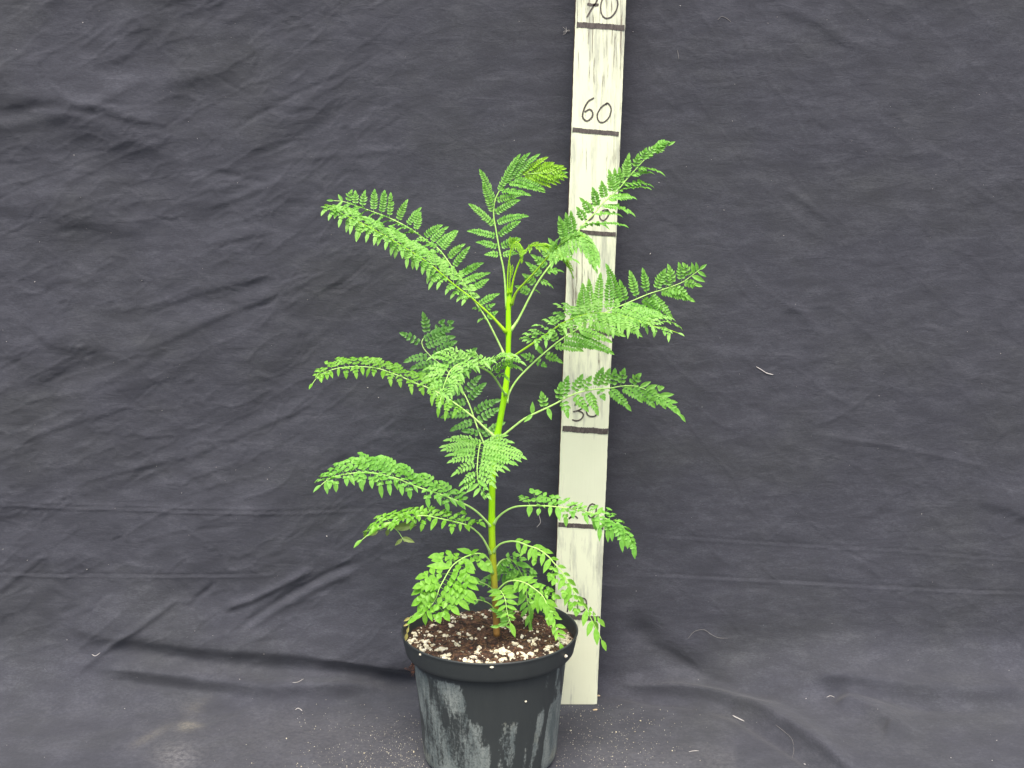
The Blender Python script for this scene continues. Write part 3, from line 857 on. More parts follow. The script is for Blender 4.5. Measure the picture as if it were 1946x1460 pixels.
fibre([(1364, 38), (1371, 32), (1380, 35), (1389, 42)], 0.00022, 'hair', 'small looped pale hair near the top of the cloth, right of the board', 'hair', 'hair')
fibre([(1287, 95), (1289, 105), (1290, 113)], 0.0002, 'hair', 'tiny straight pale hair near the top edge, close right of the board', 'hair', 'hair')
fibre([(561, 1350), (566, 1347), (571, 1349), (574, 1352)], 0.0004, 'lint_tuft', 'curled white lint tuft on the floor cloth, left of the pot', 'lint tuft')
fibre([(1309, 1430), (1318, 1428), (1328, 1428)], 0.0003, 'thread', 'short straight white thread on the dusty floor patch right of the board', 'thread')
fibre([(1571, 1326), (1578, 1323), (1586, 1326)], 0.0003, 'thread', 'tiny white thread beside the dark fold at lower right', 'thread')
fibre([(1024, 978), (1027, 990), (1026, 995), (1020, 1002)], 0.00028, 'thread', 'kinked white thread on the cloth between stem and board', 'thread')
def tuft(px, py, size, label):
    c0, nn = on_cloth(px, py, 0.001); mb = MB()
    for k in range(9):
        d = Vector((random.uniform(-1, 1), random.uniform(-.3, 0), random.uniform(-1, 1))) * size
        tube(mb, spline([Vector((0, 0, 0)), d * 0.5 + Vector((random.gauss(0, .0004), 0, random.gauss(0, .0004))), d], 6), [0.00016] * 6, 4)
    o = mb.build('lint_tuft', M['fibre']); o.location = c0; tag(o, label, 'lint tuft')
tuft(1077, 59, 0.0042, 'star-shaped fluffy white lint tuft close left of the board top')
for (px, py, s, lab) in ((1137, 1323, 0.0016, 'tan wood crumb at the right foot of the board'), (1131, 1350, 0.0017, 'flat tan crumb on the floor just in front of the board')):
    p, nn = on_cloth(px, py); mb = MB(); lump(mb, (0, 0, 0), s, 0.3, 0.4, True, 1.6)
    o = mb.build('wood_crumb', M['tan']); o.location = p + nn * s * 0.4; tag(o, lab, 'wood crumb')

# ------------------------------------------------------------------ the plant
YS = -0.108        # distance plane of the stem
plant = bpy.data.objects.new('jacaranda_seedling', None); COL.objects.link(plant)
b0 = P(943, 1203, YS)
plant.location = b0; plant['_w'] = tuple(b0)
tag(plant, 'young feathery-leaved green tree seedling with one slender stem, growing in the black pot', 'seedling')

STEM = [(944, 1208, 6.6), (943, 1180, 6.3), (941, 1140, 6.3), (939, 1100, 6.4), (936, 1050, 6.4), (934.5, 1000, 6.4), (935, 950, 6.2), (936, 900, 6.0), (939, 860, 6.2), (945, 828, 6.3),
        (953, 785, 5.7), (960, 745, 6.0), (965, 700, 5.0), (966, 660, 4.9), (966.5, 630, 5.3), (966, 600, 4.9), (967, 575, 5.0), (968, 556, 4.7), (968.5, 548, 3.4)]
mb = MB()
sp = spline([P(x, y, YS) for x, y, r in STEM], 90)
rr = np.interp(np.linspace(0, len(STEM) - 1, 90), range(len(STEM)), [r for x, y, r in STEM])
for ny_ in (630, 745, 830, 990, 1043, 576):
    for i, p in enumerate(sp):
        q = project(p.x, p.y, p.z)[1]; rr[i] *= 1 + 0.14 * math.exp(-((q - ny_) / 7) ** 2)
tube(mb, [p - b0 for p in sp], [r * scale_at(p) for r, p in zip(rr, sp)], 16)
mbs = mb.build('stem', M['stem'], smooth=True); mbs.parent = plant

LS = [(0.0, 0.10), (0.14, 0.62), (0.34, 1.0), (0.58, 0.95), (0.80, 0.52), (1.0, 0.0)]
def leaflet(vs, fs, base, d, side, nrm, L, W, curl=0.12):
    o = len(vs)
    for s, w in LS[:-1]:
        c_ = base + d * (L * s) - nrm * (curl * L * s * s)
        hw = W * 0.5 * w
        vs.append(c_ + side * hw + nrm * hw * 0.42); vs.append(c_ - nrm * 0.0); vs.append(c_ - side * hw + nrm * hw * 0.42)
    vs.append(base + d * L - nrm * curl * L)
    for k in range(4):
        a = o + k * 3
        fs.append((a, a + 1, a + 4, a + 3)); fs.append((a + 1, a + 2, a + 5, a + 4))
    a = o + 12; fs.append((a, a + 1, a + 3)); fs.append((a + 1, a + 2, a + 3))

def cam_vec(n):
    return Vector((n[0], -n[2], n[1]))

def frond(name_label, pts, d, rad, sides, sp=4.5, ll=7, wid=0.5, mat='leaf', pet='petiole', tipk=1.7, bow=0.10, jit=1.0, end_leaf=True, curl=0.12, young=None):
    """pts: midrib; d: cm in front of the stem, spread along the midrib; rad: start and end radius (px);
    sides: [(normal, dd, keys, count)] keys = (attach x, y, tip x, y [, dd])"""
    dd_ = np.interp(np.linspace(0, 1, len(pts)), np.linspace(0, 1, len(d)), d)
    P3 = [P(x, y, YS - q * 0.01) for (x, y), q in zip(pts, dd_)]
    N = 60
    S = spline(P3, N)
    SPX = [project(p.x, p.y, p.z) for p in S]
    ll = ll * 1.32; wid = wid * 1.16
    root = S[0].copy()
    mb = MB()
    radii = [(rad[0] * 0.60 + (rad[1] * 0.62 - rad[0] * 0.60) * (i / (N - 1)) ** 0.55) * scale_at(S[i]) for i in range(N)]
    for i in range(6): radii[i] *= 1 + 0.6 * (1 - i / 6) ** 2
    tube(mb, [p - root for p in S], radii, 8)
    fr = mb.build('compound_leaf', M[pet], smooth=True)
    fr.parent = plant; fr.location = root - b0
    if name_label: fr['label'] = name_label
    for nrm0, ddef, keys, cnt in sides:
        K = [tuple(k) + ((ddef,) if len(k) == 4 else ()) for k in keys]
        if cnt and cnt != len(K):
            tq = np.linspace(0, len(K) - 1, cnt)
            A = np.array(K, float)
            K = [tuple(np.interp(t, range(len(K)), A[:, c_]) + (random.gauss(0, 2.2) if c_ in (2, 3) else 0) for c_ in range(5)) for t in tq]
        for (ax, ay, tx, ty, dd) in K:
            i0 = min(range(N), key=lambda i: (SPX[i][0] - ax) ** 2 + (SPX[i][1] - ay) ** 2)
            A = S[i0]; sc = scale_at(A)
            if nrm0 is FLAT: tx += random.gauss(0, 2.6); ty += random.gauss(0, 2.8); dd += random.gauss(0, .35)
            smat = 'leaf_young' if young and i0 / N > young else mat
            Tp = P(tx, ty, A.y - dd * 0.01)
            v = Tp - A; L = v.length
            if L < 1e-4: continue
            up = Vector((0, 0, 1)); ctl = (A + Tp) / 2 + up * L * (bow + ((0.34 if dd > 0 else 0.16) if nrm0 is FLAT else 0)) + Vector((random.gauss(0, .03), random.gauss(0, .03), random.gauss(0, .02))) * L
            vs, fs = [], []
            llm, wm = ll * sc, ll * sc * wid
            nv = cam_vec(nrm0).normalized()
            mbp = MB()
            def bez(t): return A * (1 - t) ** 2 + ctl * 2 * t * (1 - t) + Tp * t * t
            if L < 2.3 * llm or (L < 2.9 * llm and random.random() < .3):
                T = v.normalized(); sd_ = nv.cross(T)
                if sd_.length < 0.2: sd_ = T.orthogonal()
                sd_.normalize(); n2 = T.cross(sd_)
                if n2.dot(nv) < 0: n2 = -n2
                leaflet(vs, fs, A - A, T, sd_, n2, L, min(L * 0.36, llm * 0.95), curl)
            else:
                tl = llm * tipk * random.uniform(0.85, 1.15)
                tl = min(tl, L * 0.42)
                t_end = 1 - tl / L * 0.95
                npair = max(1, int(round((L * t_end - llm * 0.5) / (sp * sc))))
                t0 = min(0.16, llm * 0.55 / L + 0.02)
                q = [bez(t_end * k / 7) - A for k in range(8)]
                tube(mbp, q, [sc * 0.55 * (1 - 0.5 * k / 7) for k in range(8)], 4)
                tw = random.gauss(0, 0.24) * jit
                for k in range(npair):
                    t = t0 + (t_end - t0) * (k + 0.15) / max(1, npair - 0.75)
                    T = (bez(min(1, t + 0.03)) - bez(t - 0.03)).normalized()
                    sd_ = nv.cross(T)
                    if sd_.length < 0.2: sd_ = T.orthogonal()
                    sd_.normalize(); n2 = T.cross(sd_).normalized()
                    if n2.dot(nv) < 0: n2 = -n2
                    n2 = (n2 + sd_ * tw).normalized(); sd2 = (sd_ - n2 * sd_.dot(n2)).normalized()
                    f = k / max(1, npair - 1)
                    prof_ = 0.72 + 0.38 * math.sin(math.pi * min(1, f * 0.85 + 0.12)) - 0.10 * f
                    for sgn in (1, -1):
                        ln = llm * prof_ * random.uniform(0.88, 1.1)
                        dr = (T * (0.42 + 0.25 * f + random.gauss(0, .06)) + sd2 * sgn + n2 * random.gauss(0.03, 0.20) * jit).normalized()
                        ls = (T - dr * T.dot(dr)).normalized()
                        ln_n = dr.cross(ls); 
                        if ln_n.dot(n2) < 0: ln_n = -ln_n
                        leaflet(vs, fs, bez(t) - A + T * random.gauss(0, .1) * sc + dr * sc * 0.3, dr, ls, ln_n, ln, wm * (0.9 + 0.2 * prof_ - 0.1) * random.uniform(.9, 1.1), curl)
                T = (Tp - bez(t_end)).normalized(); sd_ = nv.cross(T)
                if sd_.length < 0.2: sd_ = T.orthogonal()
                sd_.normalize(); n2 = T.cross(sd_)
                if n2.dot(nv) < 0: n2 = -n2
                leaflet(vs, fs, bez(t_end) - A, T, sd_, n2, (Tp - bez(t_end)).length, wm * 1.15, curl)
            mbp.add(vs, fs)
            o = mbp.build('leaflet_spray', M[smat]); o.parent = fr; o.location = A - root
    if end_leaf:
        A = S[-1]; sc = scale_at(A); T = (S[-1] - S[-4]).normalized(); nv = cam_vec(sides[0][0]).normalized()
        sd_ = nv.cross(T); sd_ = sd_.normalized() if sd_.length > .2 else T.orthogonal().normalized(); n2 = T.cross(sd_)
        if n2.dot(nv) < 0: n2 = -n2
        vs, fs = [], []
        leaflet(vs, fs, Vector((0, 0, 0)), T, sd_, n2, ll * sc * 1.7, ll * sc * 0.6, curl)
        mbp = MB(); mbp.add(vs, fs); o = mbp.build('leaflet_spray', M[mat]); o.parent = fr; o.location = A - root
    return fr

FACE = (0, 0.35, 1.0)
FLAT = (0, 1.0, 0.55)
MIDN = (0, 0.8, 0.8)

# -- top centre leaf, bending right
frond(None, [(963, 588), (958, 520), (950, 480), (943, 440), (938, 405), (943, 375), (960, 350), (985, 335), (1015, 330), (1040, 329), (1066, 328)], [0, -0.5, -0.5, 0.5], (3.6, 1.2), [
    (FACE, 0.5, [(948, 488, 920, 484), (945, 472, 904, 460), (941, 451, 887, 439), (938.6, 430.5, 890, 387), (936, 409, 917.5, 347), (939, 386, 910.7, 321), (947, 366.5, 989, 292), (960, 350, 1008, 289.6), (975.5, 341, 1026.7, 292), (989, 335, 1042, 298), (1005, 331, 1054, 309), (1018, 330, 1063, 314), (1032, 329, 1072, 315), (1045, 329, 1077, 320)], 0),
    (FACE, 0.5, [(953, 487, 985, 482), (951, 470, 990, 453), (946, 448, 990, 420), (942, 428, 1005.6, 411), (942, 407, 989, 380), (945, 385, 991, 371), (952, 366, 1010, 372), (965, 351, 1037, 366), (978, 342, 1037, 362), (993, 336, 1048, 357), (1008, 331, 1059, 352), (1020, 330, 1066, 349), (1034, 329, 1073, 343), (1048, 329, 1080, 338)], 0)],
    sp=4.2, ll=6.3, wid=0.5, mat='leaf', pet='petiole', young=0.68)
# -- young inner shoots
def shoot(pts, d, rad, mat, lab=None, sides=8):
    dd_ = np.interp(np.linspace(0, 1, len(pts)), np.linspace(0, 1, len(d)), d)
    S = spline([P(x, y, YS - q * 0.01) for (x, y), q in zip(pts, dd_)], 36)
    r = np.interp(np.linspace(0, 1, 36), np.linspace(0, 1, len(rad)), rad)
    mb = MB(); tube(mb, [p - S[0] for p in S], [q * scale_at(p) for q, p in zip(r, S)], sides)
    o = mb.build('young_shoot', M[mat], smooth=True); o.parent = plant; o.location = S[0] - b0
    if lab: o['label'] = lab
    return o, S
frond('curled lime shoot tip at the top of the stem', [(965, 560), (965, 520), (969, 487), (973, 468), (980, 460), (989, 466), (993, 480), (993, 493)], [0.2, 0.8, 1.2], (2.8, 1.4), [
    (FACE, 0.2, [(971, 474, 968, 451), (976, 463, 978, 448), (982, 460, 991, 452)], 5), (FACE, 0.3, [(978, 462, 975, 478), (986, 463, 988, 484), (990, 470, 992, 497)], 8)],
    sp=2.4, ll=3.4, wid=0.45, mat='leaf_young', pet='petiole_lime', end_leaf=True)
frond('tiny lime bud shoot between the top petioles', [(969, 556), (969, 535), (970, 515), (969, 502)], [0.4, 0.8], (2.0, 1.4), [
    (FACE, 0.1, [(969, 530, 973, 508), (970, 520, 967, 500)], 3)], sp=2.2, ll=2.6, wid=0.4, mat='leaf_young', pet='petiole_lime')
frond('young drooping lime leaf right of the stem tip', [(971, 558), (976, 530), (986, 500), (998, 478), (1010, 468), (1030, 466), (1052, 476), (1070, 490), (1082, 508), (1088, 524)], [0.2, 1.5, 3.0], (3.4, 1.6), [
    (MIDN, 0.6, [(1000, 476, 1014, 463), (1015, 467, 1040, 461), (1035, 467, 1066, 476), (1055, 478, 1078, 496), (1068, 489, 1086, 513)], 10),
    (MIDN, 0.8, [(1000, 476, 990, 487), (1020, 467, 1032, 478), (1040, 470, 1060, 488), (1058, 480, 1078, 500), (1070, 491, 1087, 520)], 10)],
    sp=2.6, ll=3.6, wid=0.45, mat='leaf_young', pet='petiole_lime')
# -- young leaf that leans over the board, towards the viewer
frond('young leaf arching towards the viewer with its tip hanging before the board', [(972, 579), (981, 556), (998, 537), (1015, 519), (1033, 498), (1050, 479), (1068, 463), (1088, 452), (1105, 448), (1119, 460), (1127, 482), (1133, 510)], [0.2, 2.0, 4.5, 7.0], (4.4, 1.4), [
    (MIDN, 1.2, [(1045, 485, 1058, 458), (1060, 470, 1078, 446), (1075, 458, 1100, 440), (1090, 452, 1120, 446), (1103, 448, 1131, 463), (1113, 454, 1136, 482), (1121, 466, 1140, 502), (1126, 480, 1138, 513)], 15),
    (MIDN, 1.4, [(1050, 480, 1050, 507), (1064, 466, 1066, 497), (1080, 456, 1082, 492), (1093, 451, 1095, 482), (1104, 448, 1112, 480), (1113, 454, 1122, 495), (1121, 466, 1128, 508), (1127, 482, 1131, 517)], 15)],
    sp=3.4, ll=5.6, wid=0.5, mat='leaf_pale', pet='petiole_olive')
# -- tall right leaf, crossing the board top
frond(None, [(970, 629), (985, 607), (1005, 568), (1022, 537), (1045, 505), (1065, 482), (1095, 444), (1111, 424.5), (1129, 406.7), (1147, 385), (1172, 364), (1191, 341), (1209, 321), (1227, 301.6), (1245, 289), (1268, 276.7)], [0, -1.5, -3.5, -3.5], (4.2, 1.1), [
    (FACE, 0.2, [(1007, 562, 978, 543), (1017, 545, 992, 520), (1028, 527, 998, 497), (1040, 511, 1008, 483), (1050, 499, 1024, 466), (1060, 486, 1042, 452), (1072, 470, 1062, 410), (1083, 458, 1075, 403), (1093, 446, 1085, 399.6), (1111, 424.5, 1095, 392.5), (1124, 410, 1101, 374.7), (1137, 396, 1125.5, 355), (1150, 382, 1143, 342.6), (1164, 370, 1156, 321), (1171, 364, 1168, 318.6), (1178, 355, 1177, 317), (1190.5, 342, 1196, 290), (1205.6, 324, 1213.6, 291), (1220, 308, 1229, 280), (1232, 298, 1248, 274), (1240, 292, 1271.5, 268)], 0),
    (FLAT, -0.4, [(1012, 553, 1026, 555), (1022, 537, 1056, 545), (1035, 517, 1078, 510), (1046, 503, 1103, 504), (1058, 488, 1085, 492), (1080, 462, 1120, 452), (1095, 444, 1160, 432), (1107, 430, 1193, 432.5), (1125.5, 410, 1180, 412), (1140, 394, 1208, 410), (1154, 380, 1211, 376.4), (1172, 364, 1245, 363), (1182.5, 353, 1239.5, 351.5), (1195, 339, 1246.6, 328), (1207.4, 325, 1266, 334.6), (1223.4, 309, 1245, 296), (1232, 300, 1262, 284), (1242, 291, 1278.6, 273)], 0)],
    sp=4.0, ll=7.8, wid=0.5, mat='leaf', pet='petiole', bow=0.06)
# -- top left, rear leaf
frond(None, [(957, 672), (951.5, 659), (925.6, 608), (904, 576), (880, 535), (862, 512), (836.6, 476.6), (813, 459), (778, 434), (741, 415), (707, 402), (676.6, 391.6), (653.4, 383.6), (634, 381.5)], [-0.2, -1.5, -3, -2.5], (3.8, 1.0), [
    (FACE, -0.2, [(653, 383.6, 642, 368.5), (661, 385, 669.5, 359.6), (676.6, 391.6, 675, 361), (691, 397, 694.4, 360.5), (707, 401.4, 712, 358.7), (723, 407.7, 731, 360.5), (740.7, 414, 742.5, 365), (758.5, 422, 775.4, 378.3), (775.4, 431, 801, 393.4), (789, 440, 800, 402), (803, 449, 842, 427), (816, 460, 853, 430), (826, 467, 868, 437), (837.5, 477, 871, 438), (849, 492, 884.7, 463), (860, 506, 893.6, 467.7), (873, 524, 920, 499), (883, 538, 932.8, 518), (895, 556, 930, 530), (908, 580, 950.6, 557.6), (915, 592, 942, 577), (924, 606, 947, 591)], 0),
    (FLAT, 0.5, [(653, 383.6, 638, 391.6), (665, 387, 650, 395), (678, 392, 659, 397), (692.6, 397, 667, 402), (707, 402, 682, 411), (725, 408, 696, 418), (741, 415, 714, 425.5), (760, 423, 724.7, 429), (775, 431, 739, 438), (790.6, 441.5, 749.6, 445), (803, 450, 757, 452), (815.5, 461, 787, 463), (832, 473, 801, 474), (845.5, 488, 819, 482), (858, 505, 831, 496), (915, 592, 897, 590), (926, 609, 912, 614)], 0)],
    sp=4.2, ll=6.2, wid=0.52, mat='leaf', pet='petiole')
# -- top left, front leaf
frond(None, [(962, 632), (938, 605), (915, 583.4), (897, 567.4), (875.8, 551.4), (852.6, 532.7), (820.5, 505), (790, 484), (764, 468), (732, 448.6), (700, 431), (671, 416.6), (644.5, 404), (625, 397)], [0.2, 1.5, 4.0, 6.0], (4.4, 1.1), [
    (FLAT, 1.2, [(900, 570, 877, 577), (892, 563, 862, 578), (865, 543, 845, 560), (845, 527, 820, 548), (828, 512, 812, 537), (810, 497, 811, 519), (795, 488, 790, 512), (780, 478, 776, 512), (764, 468, 757, 490), (752, 461, 747, 489), (740, 454, 726.5, 470), (724, 445, 712, 463), (708, 436, 690, 458), (692, 427, 669.5, 456), (675, 419, 665, 440), (660, 411, 642, 429), (645, 404, 632, 420), (635, 400, 613, 411)], 27),
    (FLAT, -1.6, [(905, 574, 906, 552), (888, 559, 890, 530), (870, 546, 868, 510), (850, 530, 842, 494), (832, 515, 818, 478), (815, 500, 796, 464), (795, 488, 772, 452), (775, 475, 752, 440), (755, 462, 730, 430), (735, 450, 708, 418), (712, 437, 686, 408), (690, 426, 662, 400), (670, 416, 643, 392), (650, 407, 628, 388), (636, 401, 616, 392)], 25)],
    sp=4.2, ll=7.6, wid=0.56, mat='leaf_pale', pet='petiole_lime')
# -- right, upper, face-on leaf
frond(None, [(963, 766), (967, 748), (981, 724), (1003, 700), (1030, 675), (1063, 647.7), (1093, 628.5), (1125, 607), (1160, 590), (1205, 570.6), (1231, 559.5), (1248, 554), (1266, 548.4), (1296, 537), (1314.5, 524), (1329, 513)], [0, -1.5, -3.5, -3], (4.0, 1.1), [
    (FACE, 0.2, [(1015, 688, 989, 674), (1030, 675, 1015, 652), (1054, 654, 1046, 625), (1075, 640, 1066, 612), (1090, 631, 1090, 590), (1104, 620, 1101, 555), (1113, 614, 1107, 537), (1125, 607, 1119, 529), (1140, 600, 1142, 517), (1154, 593, 1156, 523), (1174, 584, 1151, 500), (1193, 576, 1177.6, 531), (1212, 567, 1196, 513), (1231, 559.5, 1221, 508.7), (1248, 554, 1266, 509.6), (1264, 549, 1272, 513), (1279, 544, 1269, 501), (1294, 538, 1289.5, 497.6), (1310, 528, 1297, 498.5), (1318, 521.5, 1315, 498.5), (1327, 514.5, 1323, 498.5)], 0),
    (FACE, 0.2, [(1018, 685, 1040, 698), (1034, 671, 1071, 691), (1052, 656, 1110, 668), (1068, 644, 1140, 665), (1080, 636, 1168, 674), (1096, 626, 1165, 652), (1115, 614, 1190, 640), (1135, 603, 1222, 641), (1160, 590, 1240, 618), (1185, 579, 1250, 604), (1214, 567, 1259, 602), (1233, 559.5, 1279, 606.7), (1250, 554, 1322, 574), (1266, 549, 1310, 564), (1281, 543, 1314, 572), (1296, 537, 1335.7, 544.7), (1314, 525, 1341, 535.5), (1324.6, 517, 1343, 526)], 0)],
    sp=4.9, ll=7.9, wid=0.52, mat='leaf', pet='petiole')
# -- right, upper, front leaf
frond(None, [(966, 686), (984, 672), (1017, 650), (1041, 634), (1072, 613), (1105, 600), (1140, 595), (1180, 600), (1216, 611), (1244, 620.6), (1268, 626), (1288, 633)], [0.2, 2.0, 4.5, 7.0], (4.6, 1.2), [
    (FLAT, -1.4, [(1012, 653, 987, 647), (1028, 643, 998, 632), (1045, 632, 1013, 620), (1060, 621, 1030, 604), (1075, 612, 1048, 597), (1090, 606, 1054, 573), (1102, 601, 1085, 585), (1118, 597, 1108, 576), (1140, 595, 1135, 570), (1160, 597, 1165, 571), (1180, 600, 1200, 574), (1195, 604, 1235, 585), (1208, 608, 1262, 602), (1222, 613, 1285, 614), (1240, 619, 1301, 621)], 22),
    (FLAT, 1.4, [(1025, 645, 1022, 663), (1045, 632, 1045, 656), (1062, 620, 1070, 633), (1078, 611, 1082, 640), (1095, 603, 1102, 630), (1118, 597, 1115, 624), (1132, 595, 1135, 625), (1144, 596, 1152, 631), (1160, 597, 1165, 640), (1178, 600, 1185, 636), (1196, 604, 1195, 642), (1210, 609, 1230, 634), (1230, 616, 1244, 634), (1253, 622, 1259, 643), (1270, 627, 1279, 641)], 22)],
    sp=4.5, ll=7.2, wid=0.5, mat='leaf_pale', pet='petiole_olive')
# -- right, middle leaf
frond(None, [(946, 834), (960, 824.6), (995, 797), (1025, 782), (1052.5, 769), (1080, 754), (1104, 745), (1134, 739.5), (1158, 738), (1182, 734), (1206, 734), (1228, 741), (1247, 751), (1265, 760), (1282, 774), (1292, 787)], [0, 0, 0.5, 1.5], (4.2, 1.1), [
    (FACE, 0, [(1010, 789, 1012, 763.6), (1034, 778, 1028.4, 743), (1060, 765, 1066, 725), (1070, 760, 1080, 713), (1087.6, 751, 1108, 710), (1106, 744, 1124.6, 713.6), (1132, 739.7, 1147, 697), (1146, 739, 1160, 699), (1160, 738, 1169, 699), (1178, 734, 1187.5, 699), (1197, 733, 1219, 709), (1215, 737, 1237.5, 725), (1226, 741, 1250, 731), (1236, 745, 1263, 736), (1252, 753, 1282, 749), (1268, 762, 1289, 765)], 0),
    (FACE, 0.6, [(1008, 789, 996, 802), (1038, 776, 1048, 798), (1065.5, 762, 1080, 796), (1087.6, 751.5, 1119, 784), (1112, 743, 1137.6, 791), (1137, 739.5, 1150, 762), (1156, 738, 1200.5, 782), (1178, 735, 1222, 766), (1196, 734, 1246, 776), (1220, 738, 1258, 768), (1240, 747, 1266, 778), (1256, 755, 1278, 778), (1271, 764, 1285.5, 786), (1283, 775, 1294, 792)], 0)],
    sp=5.4, ll=8.5, wid=0.56, mat='leaf', pet='petiole')
# -- left, middle: back leaf curling up
frond(None, [(936, 872), (926, 852), (917.5, 838), (904.6, 805.6), (891.6, 768.6), (878.7, 743), (856, 712), (837, 693), (819.5, 678), (805, 662), (802, 648), (812, 637), (826, 631), (843.6, 626)], [-0.8, -3, -6, -7.5], (3.6, 0.9), [
    (FACE, 0.2, [(911, 822, 876, 819), (905, 806, 854, 820), (896, 782, 836, 794), (888, 762, 846, 776), (880, 746, 840, 745), (868, 729, 812, 735), (850, 706, 790, 712), (835, 692, 778, 702), (818, 676, 766, 689), (803, 655, 758.5, 632), (812, 637, 803, 592), (828, 631, 845.4, 607), (840, 627, 863, 610)], 0),
    (FACE, 0.0, [(915, 832, 961, 802), (912, 822, 925, 806), (905, 806, 951.8, 776), (897, 782, 952.7, 759.4), (889, 763, 925, 727), (881, 747, 915, 713), (866, 726, 905, 690), (852, 708, 907, 661), (838, 694, 890, 675), (820, 678, 869.5, 648), (806, 662, 866, 640), (803, 650, 863.5, 622), (816, 635, 850, 640), (840, 627, 857, 631)], 0)],
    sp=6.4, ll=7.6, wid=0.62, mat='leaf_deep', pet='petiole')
# -- left, middle: long leaf
frond(None, [(942, 832), (921, 813), (903, 796), (880, 778), (850, 757), (820, 740), (791, 729), (767, 718), (738, 707), (715.6, 700), (685.5, 697), (655, 698), (631, 703), (610, 712), (600, 721), (594, 729)], [0.3, -1.5, -2, 0.5], (4.0, 1.0), [
    (FLAT, 1.0, [(605, 716, 604, 726), (612, 711, 613, 723), (622, 706, 622, 721), (636, 701.5, 634, 719), (654, 698, 653, 718), (672, 696.5, 678, 720), (690, 697, 690, 712), (705, 698.5, 702, 716), (722, 702, 722, 720), (738, 707, 738, 733.4), (757, 714, 760, 735), (778, 723, 787, 754), (800, 732, 801, 750), (830, 745, 833, 790), (850, 757, 838, 796), (880, 778, 862, 800)], 19),
    (FLAT, -1.6, [(604, 718, 597, 712), (615, 710, 602, 703), (630, 703, 614, 693), (645, 699, 630, 684), (662, 697, 645, 680), (680, 697, 664, 678), (697, 698, 684, 678), (712, 700, 702, 677), (728, 704, 720, 683), (746, 710, 736, 692), (764, 717, 752, 692), (782, 725, 770, 698), (805, 734, 790, 706), (830, 745, 812, 712)], 19)],
    sp=5.0, ll=7.4, wid=0.56, mat='leaf_bright', pet='petiole')
# -- centre, arching towards the viewer
frond('large pale leaf arching out towards the viewer from mid stem', [(960, 750), (957, 745), (940, 718), (926, 705), (906, 696), (885, 691), (868, 694), (855, 706), (848, 722), (841, 742), (837, 762)], [0.4, 4, 8, 10.5], (4.4, 1.4), [
    (FLAT, 0.3, [(938, 716, 920, 700), (925, 704, 905, 674), (912, 698, 890, 668), (898, 694, 870, 661), (884, 692, 845, 662), (874, 692, 828, 672), (866, 696, 815, 684), (859, 701, 806, 698), (854, 708, 800, 712), (851, 716, 800, 728), (848, 724, 805, 744), (845, 732, 811, 748), (842, 740, 820, 756)], 15),
    (FLAT, 1.0, [(940, 718, 972, 728), (934, 711, 1002, 710), (928, 706, 999, 686), (920, 702, 984, 672), (910, 698, 950, 690), (897, 694, 930, 704), (884, 692, 908, 712), (872, 693, 900, 720), (864, 697, 893, 726), (857, 704, 883, 742), (852, 713, 878, 748), (847, 725, 868, 752), (844, 735, 862, 756), (840, 746, 852, 766)], 17)],
    sp=5.0, ll=8.6, wid=0.42, mat='leaf_pale', pet='petiole')
# -- centre, lower, hanging towards the viewer
frond('pale leaf hanging towards the viewer in front of the stem', [(936, 868), (930, 856), (922, 846), (914, 842), (911, 850), (909, 862), (907.7, 876), (906.6, 893), (907.7, 910), (911, 924), (915, 934)], [0.4, 4, 7, 7.5], (3.6, 1.2), [
    (MIDN, 0.5, [(920, 845, 855, 832), (915, 842, 840, 838), (912, 848, 832, 852.6), (911, 853, 838, 862), (909, 860, 842.5, 872), (908, 867, 850.7, 874), (907.7, 874, 845, 891.5), (906.6, 892, 866.6, 929), (907.5, 908, 870, 933.7), (909, 918, 885.8, 936), (912, 927, 900.5, 943.6)], 12),
    (MIDN, 0.8, [(922, 846, 965, 828), (917, 843, 979, 840.5), (913, 844, 999, 862), (912, 850, 1001, 876.7), (911, 855, 986.6, 878), (910, 861, 985.5, 883), (909, 867, 971.8, 888), (908, 874, 969.6, 902.5), (907.5, 882, 952.6, 895), (907, 888, 940, 915), (907, 895, 950, 931), (907.7, 910, 929.6, 930.4), (910, 920, 927, 931), (914, 931, 935, 950)], 15)],
    sp=5.4, ll=8.0, wid=0.42, mat='leaf_pale', pet='petiole')
# -- left, lower, long leaf
frond(None, [(931, 999), (927, 994), (910, 976), (892, 963), (869, 952.5), (838, 940), (797, 927), (784, 922), (752, 909), (716, 900), (689, 897.7), (667, 900), (635, 906), (619, 915), (610, 922)], [0.2, 1, 2.5, 4], (4.4, 1.1), [
    (FLAT, 1.0, [(619.5, 915, 621.5, 932), (633, 907.6, 631, 935), (647.5, 903, 660, 927), (664, 900, 668, 914), (678, 899, 687, 933.6), (697, 898, 700, 914), (714, 900, 727.6, 948), (735.7, 905, 739, 942), (752, 909, 757, 922), (766, 915, 780.6, 949), (785, 922, 792, 934), (806, 930, 822, 957), (831, 938, 849, 974), (849, 945, 861.6, 961.5), (868, 952, 880, 963)], 19),
    (FLAT, -1.2, [(617, 916, 601.7, 915.6), (633, 907, 611.6, 903), (640, 905, 618, 899.5), (655, 901, 632, 886), (668, 900, 644, 879), (687, 898, 658, 873), (702, 898.5, 666, 870), (714, 900, 674.5, 868), (730, 903, 690.7, 868), (748, 908, 705, 867), (768, 915, 717.7, 866), (786, 922, 740, 876), (806, 930, 762.7, 889.6), (822, 934.5, 784, 897), (836.4, 940, 807.6, 898.6), (856, 947, 822, 913), (870.6, 952.5, 851, 921), (881, 957, 877, 938)], 23)],
    sp=7.0, ll=9.4, wid=0.55, mat='leaf', pet='petiole')
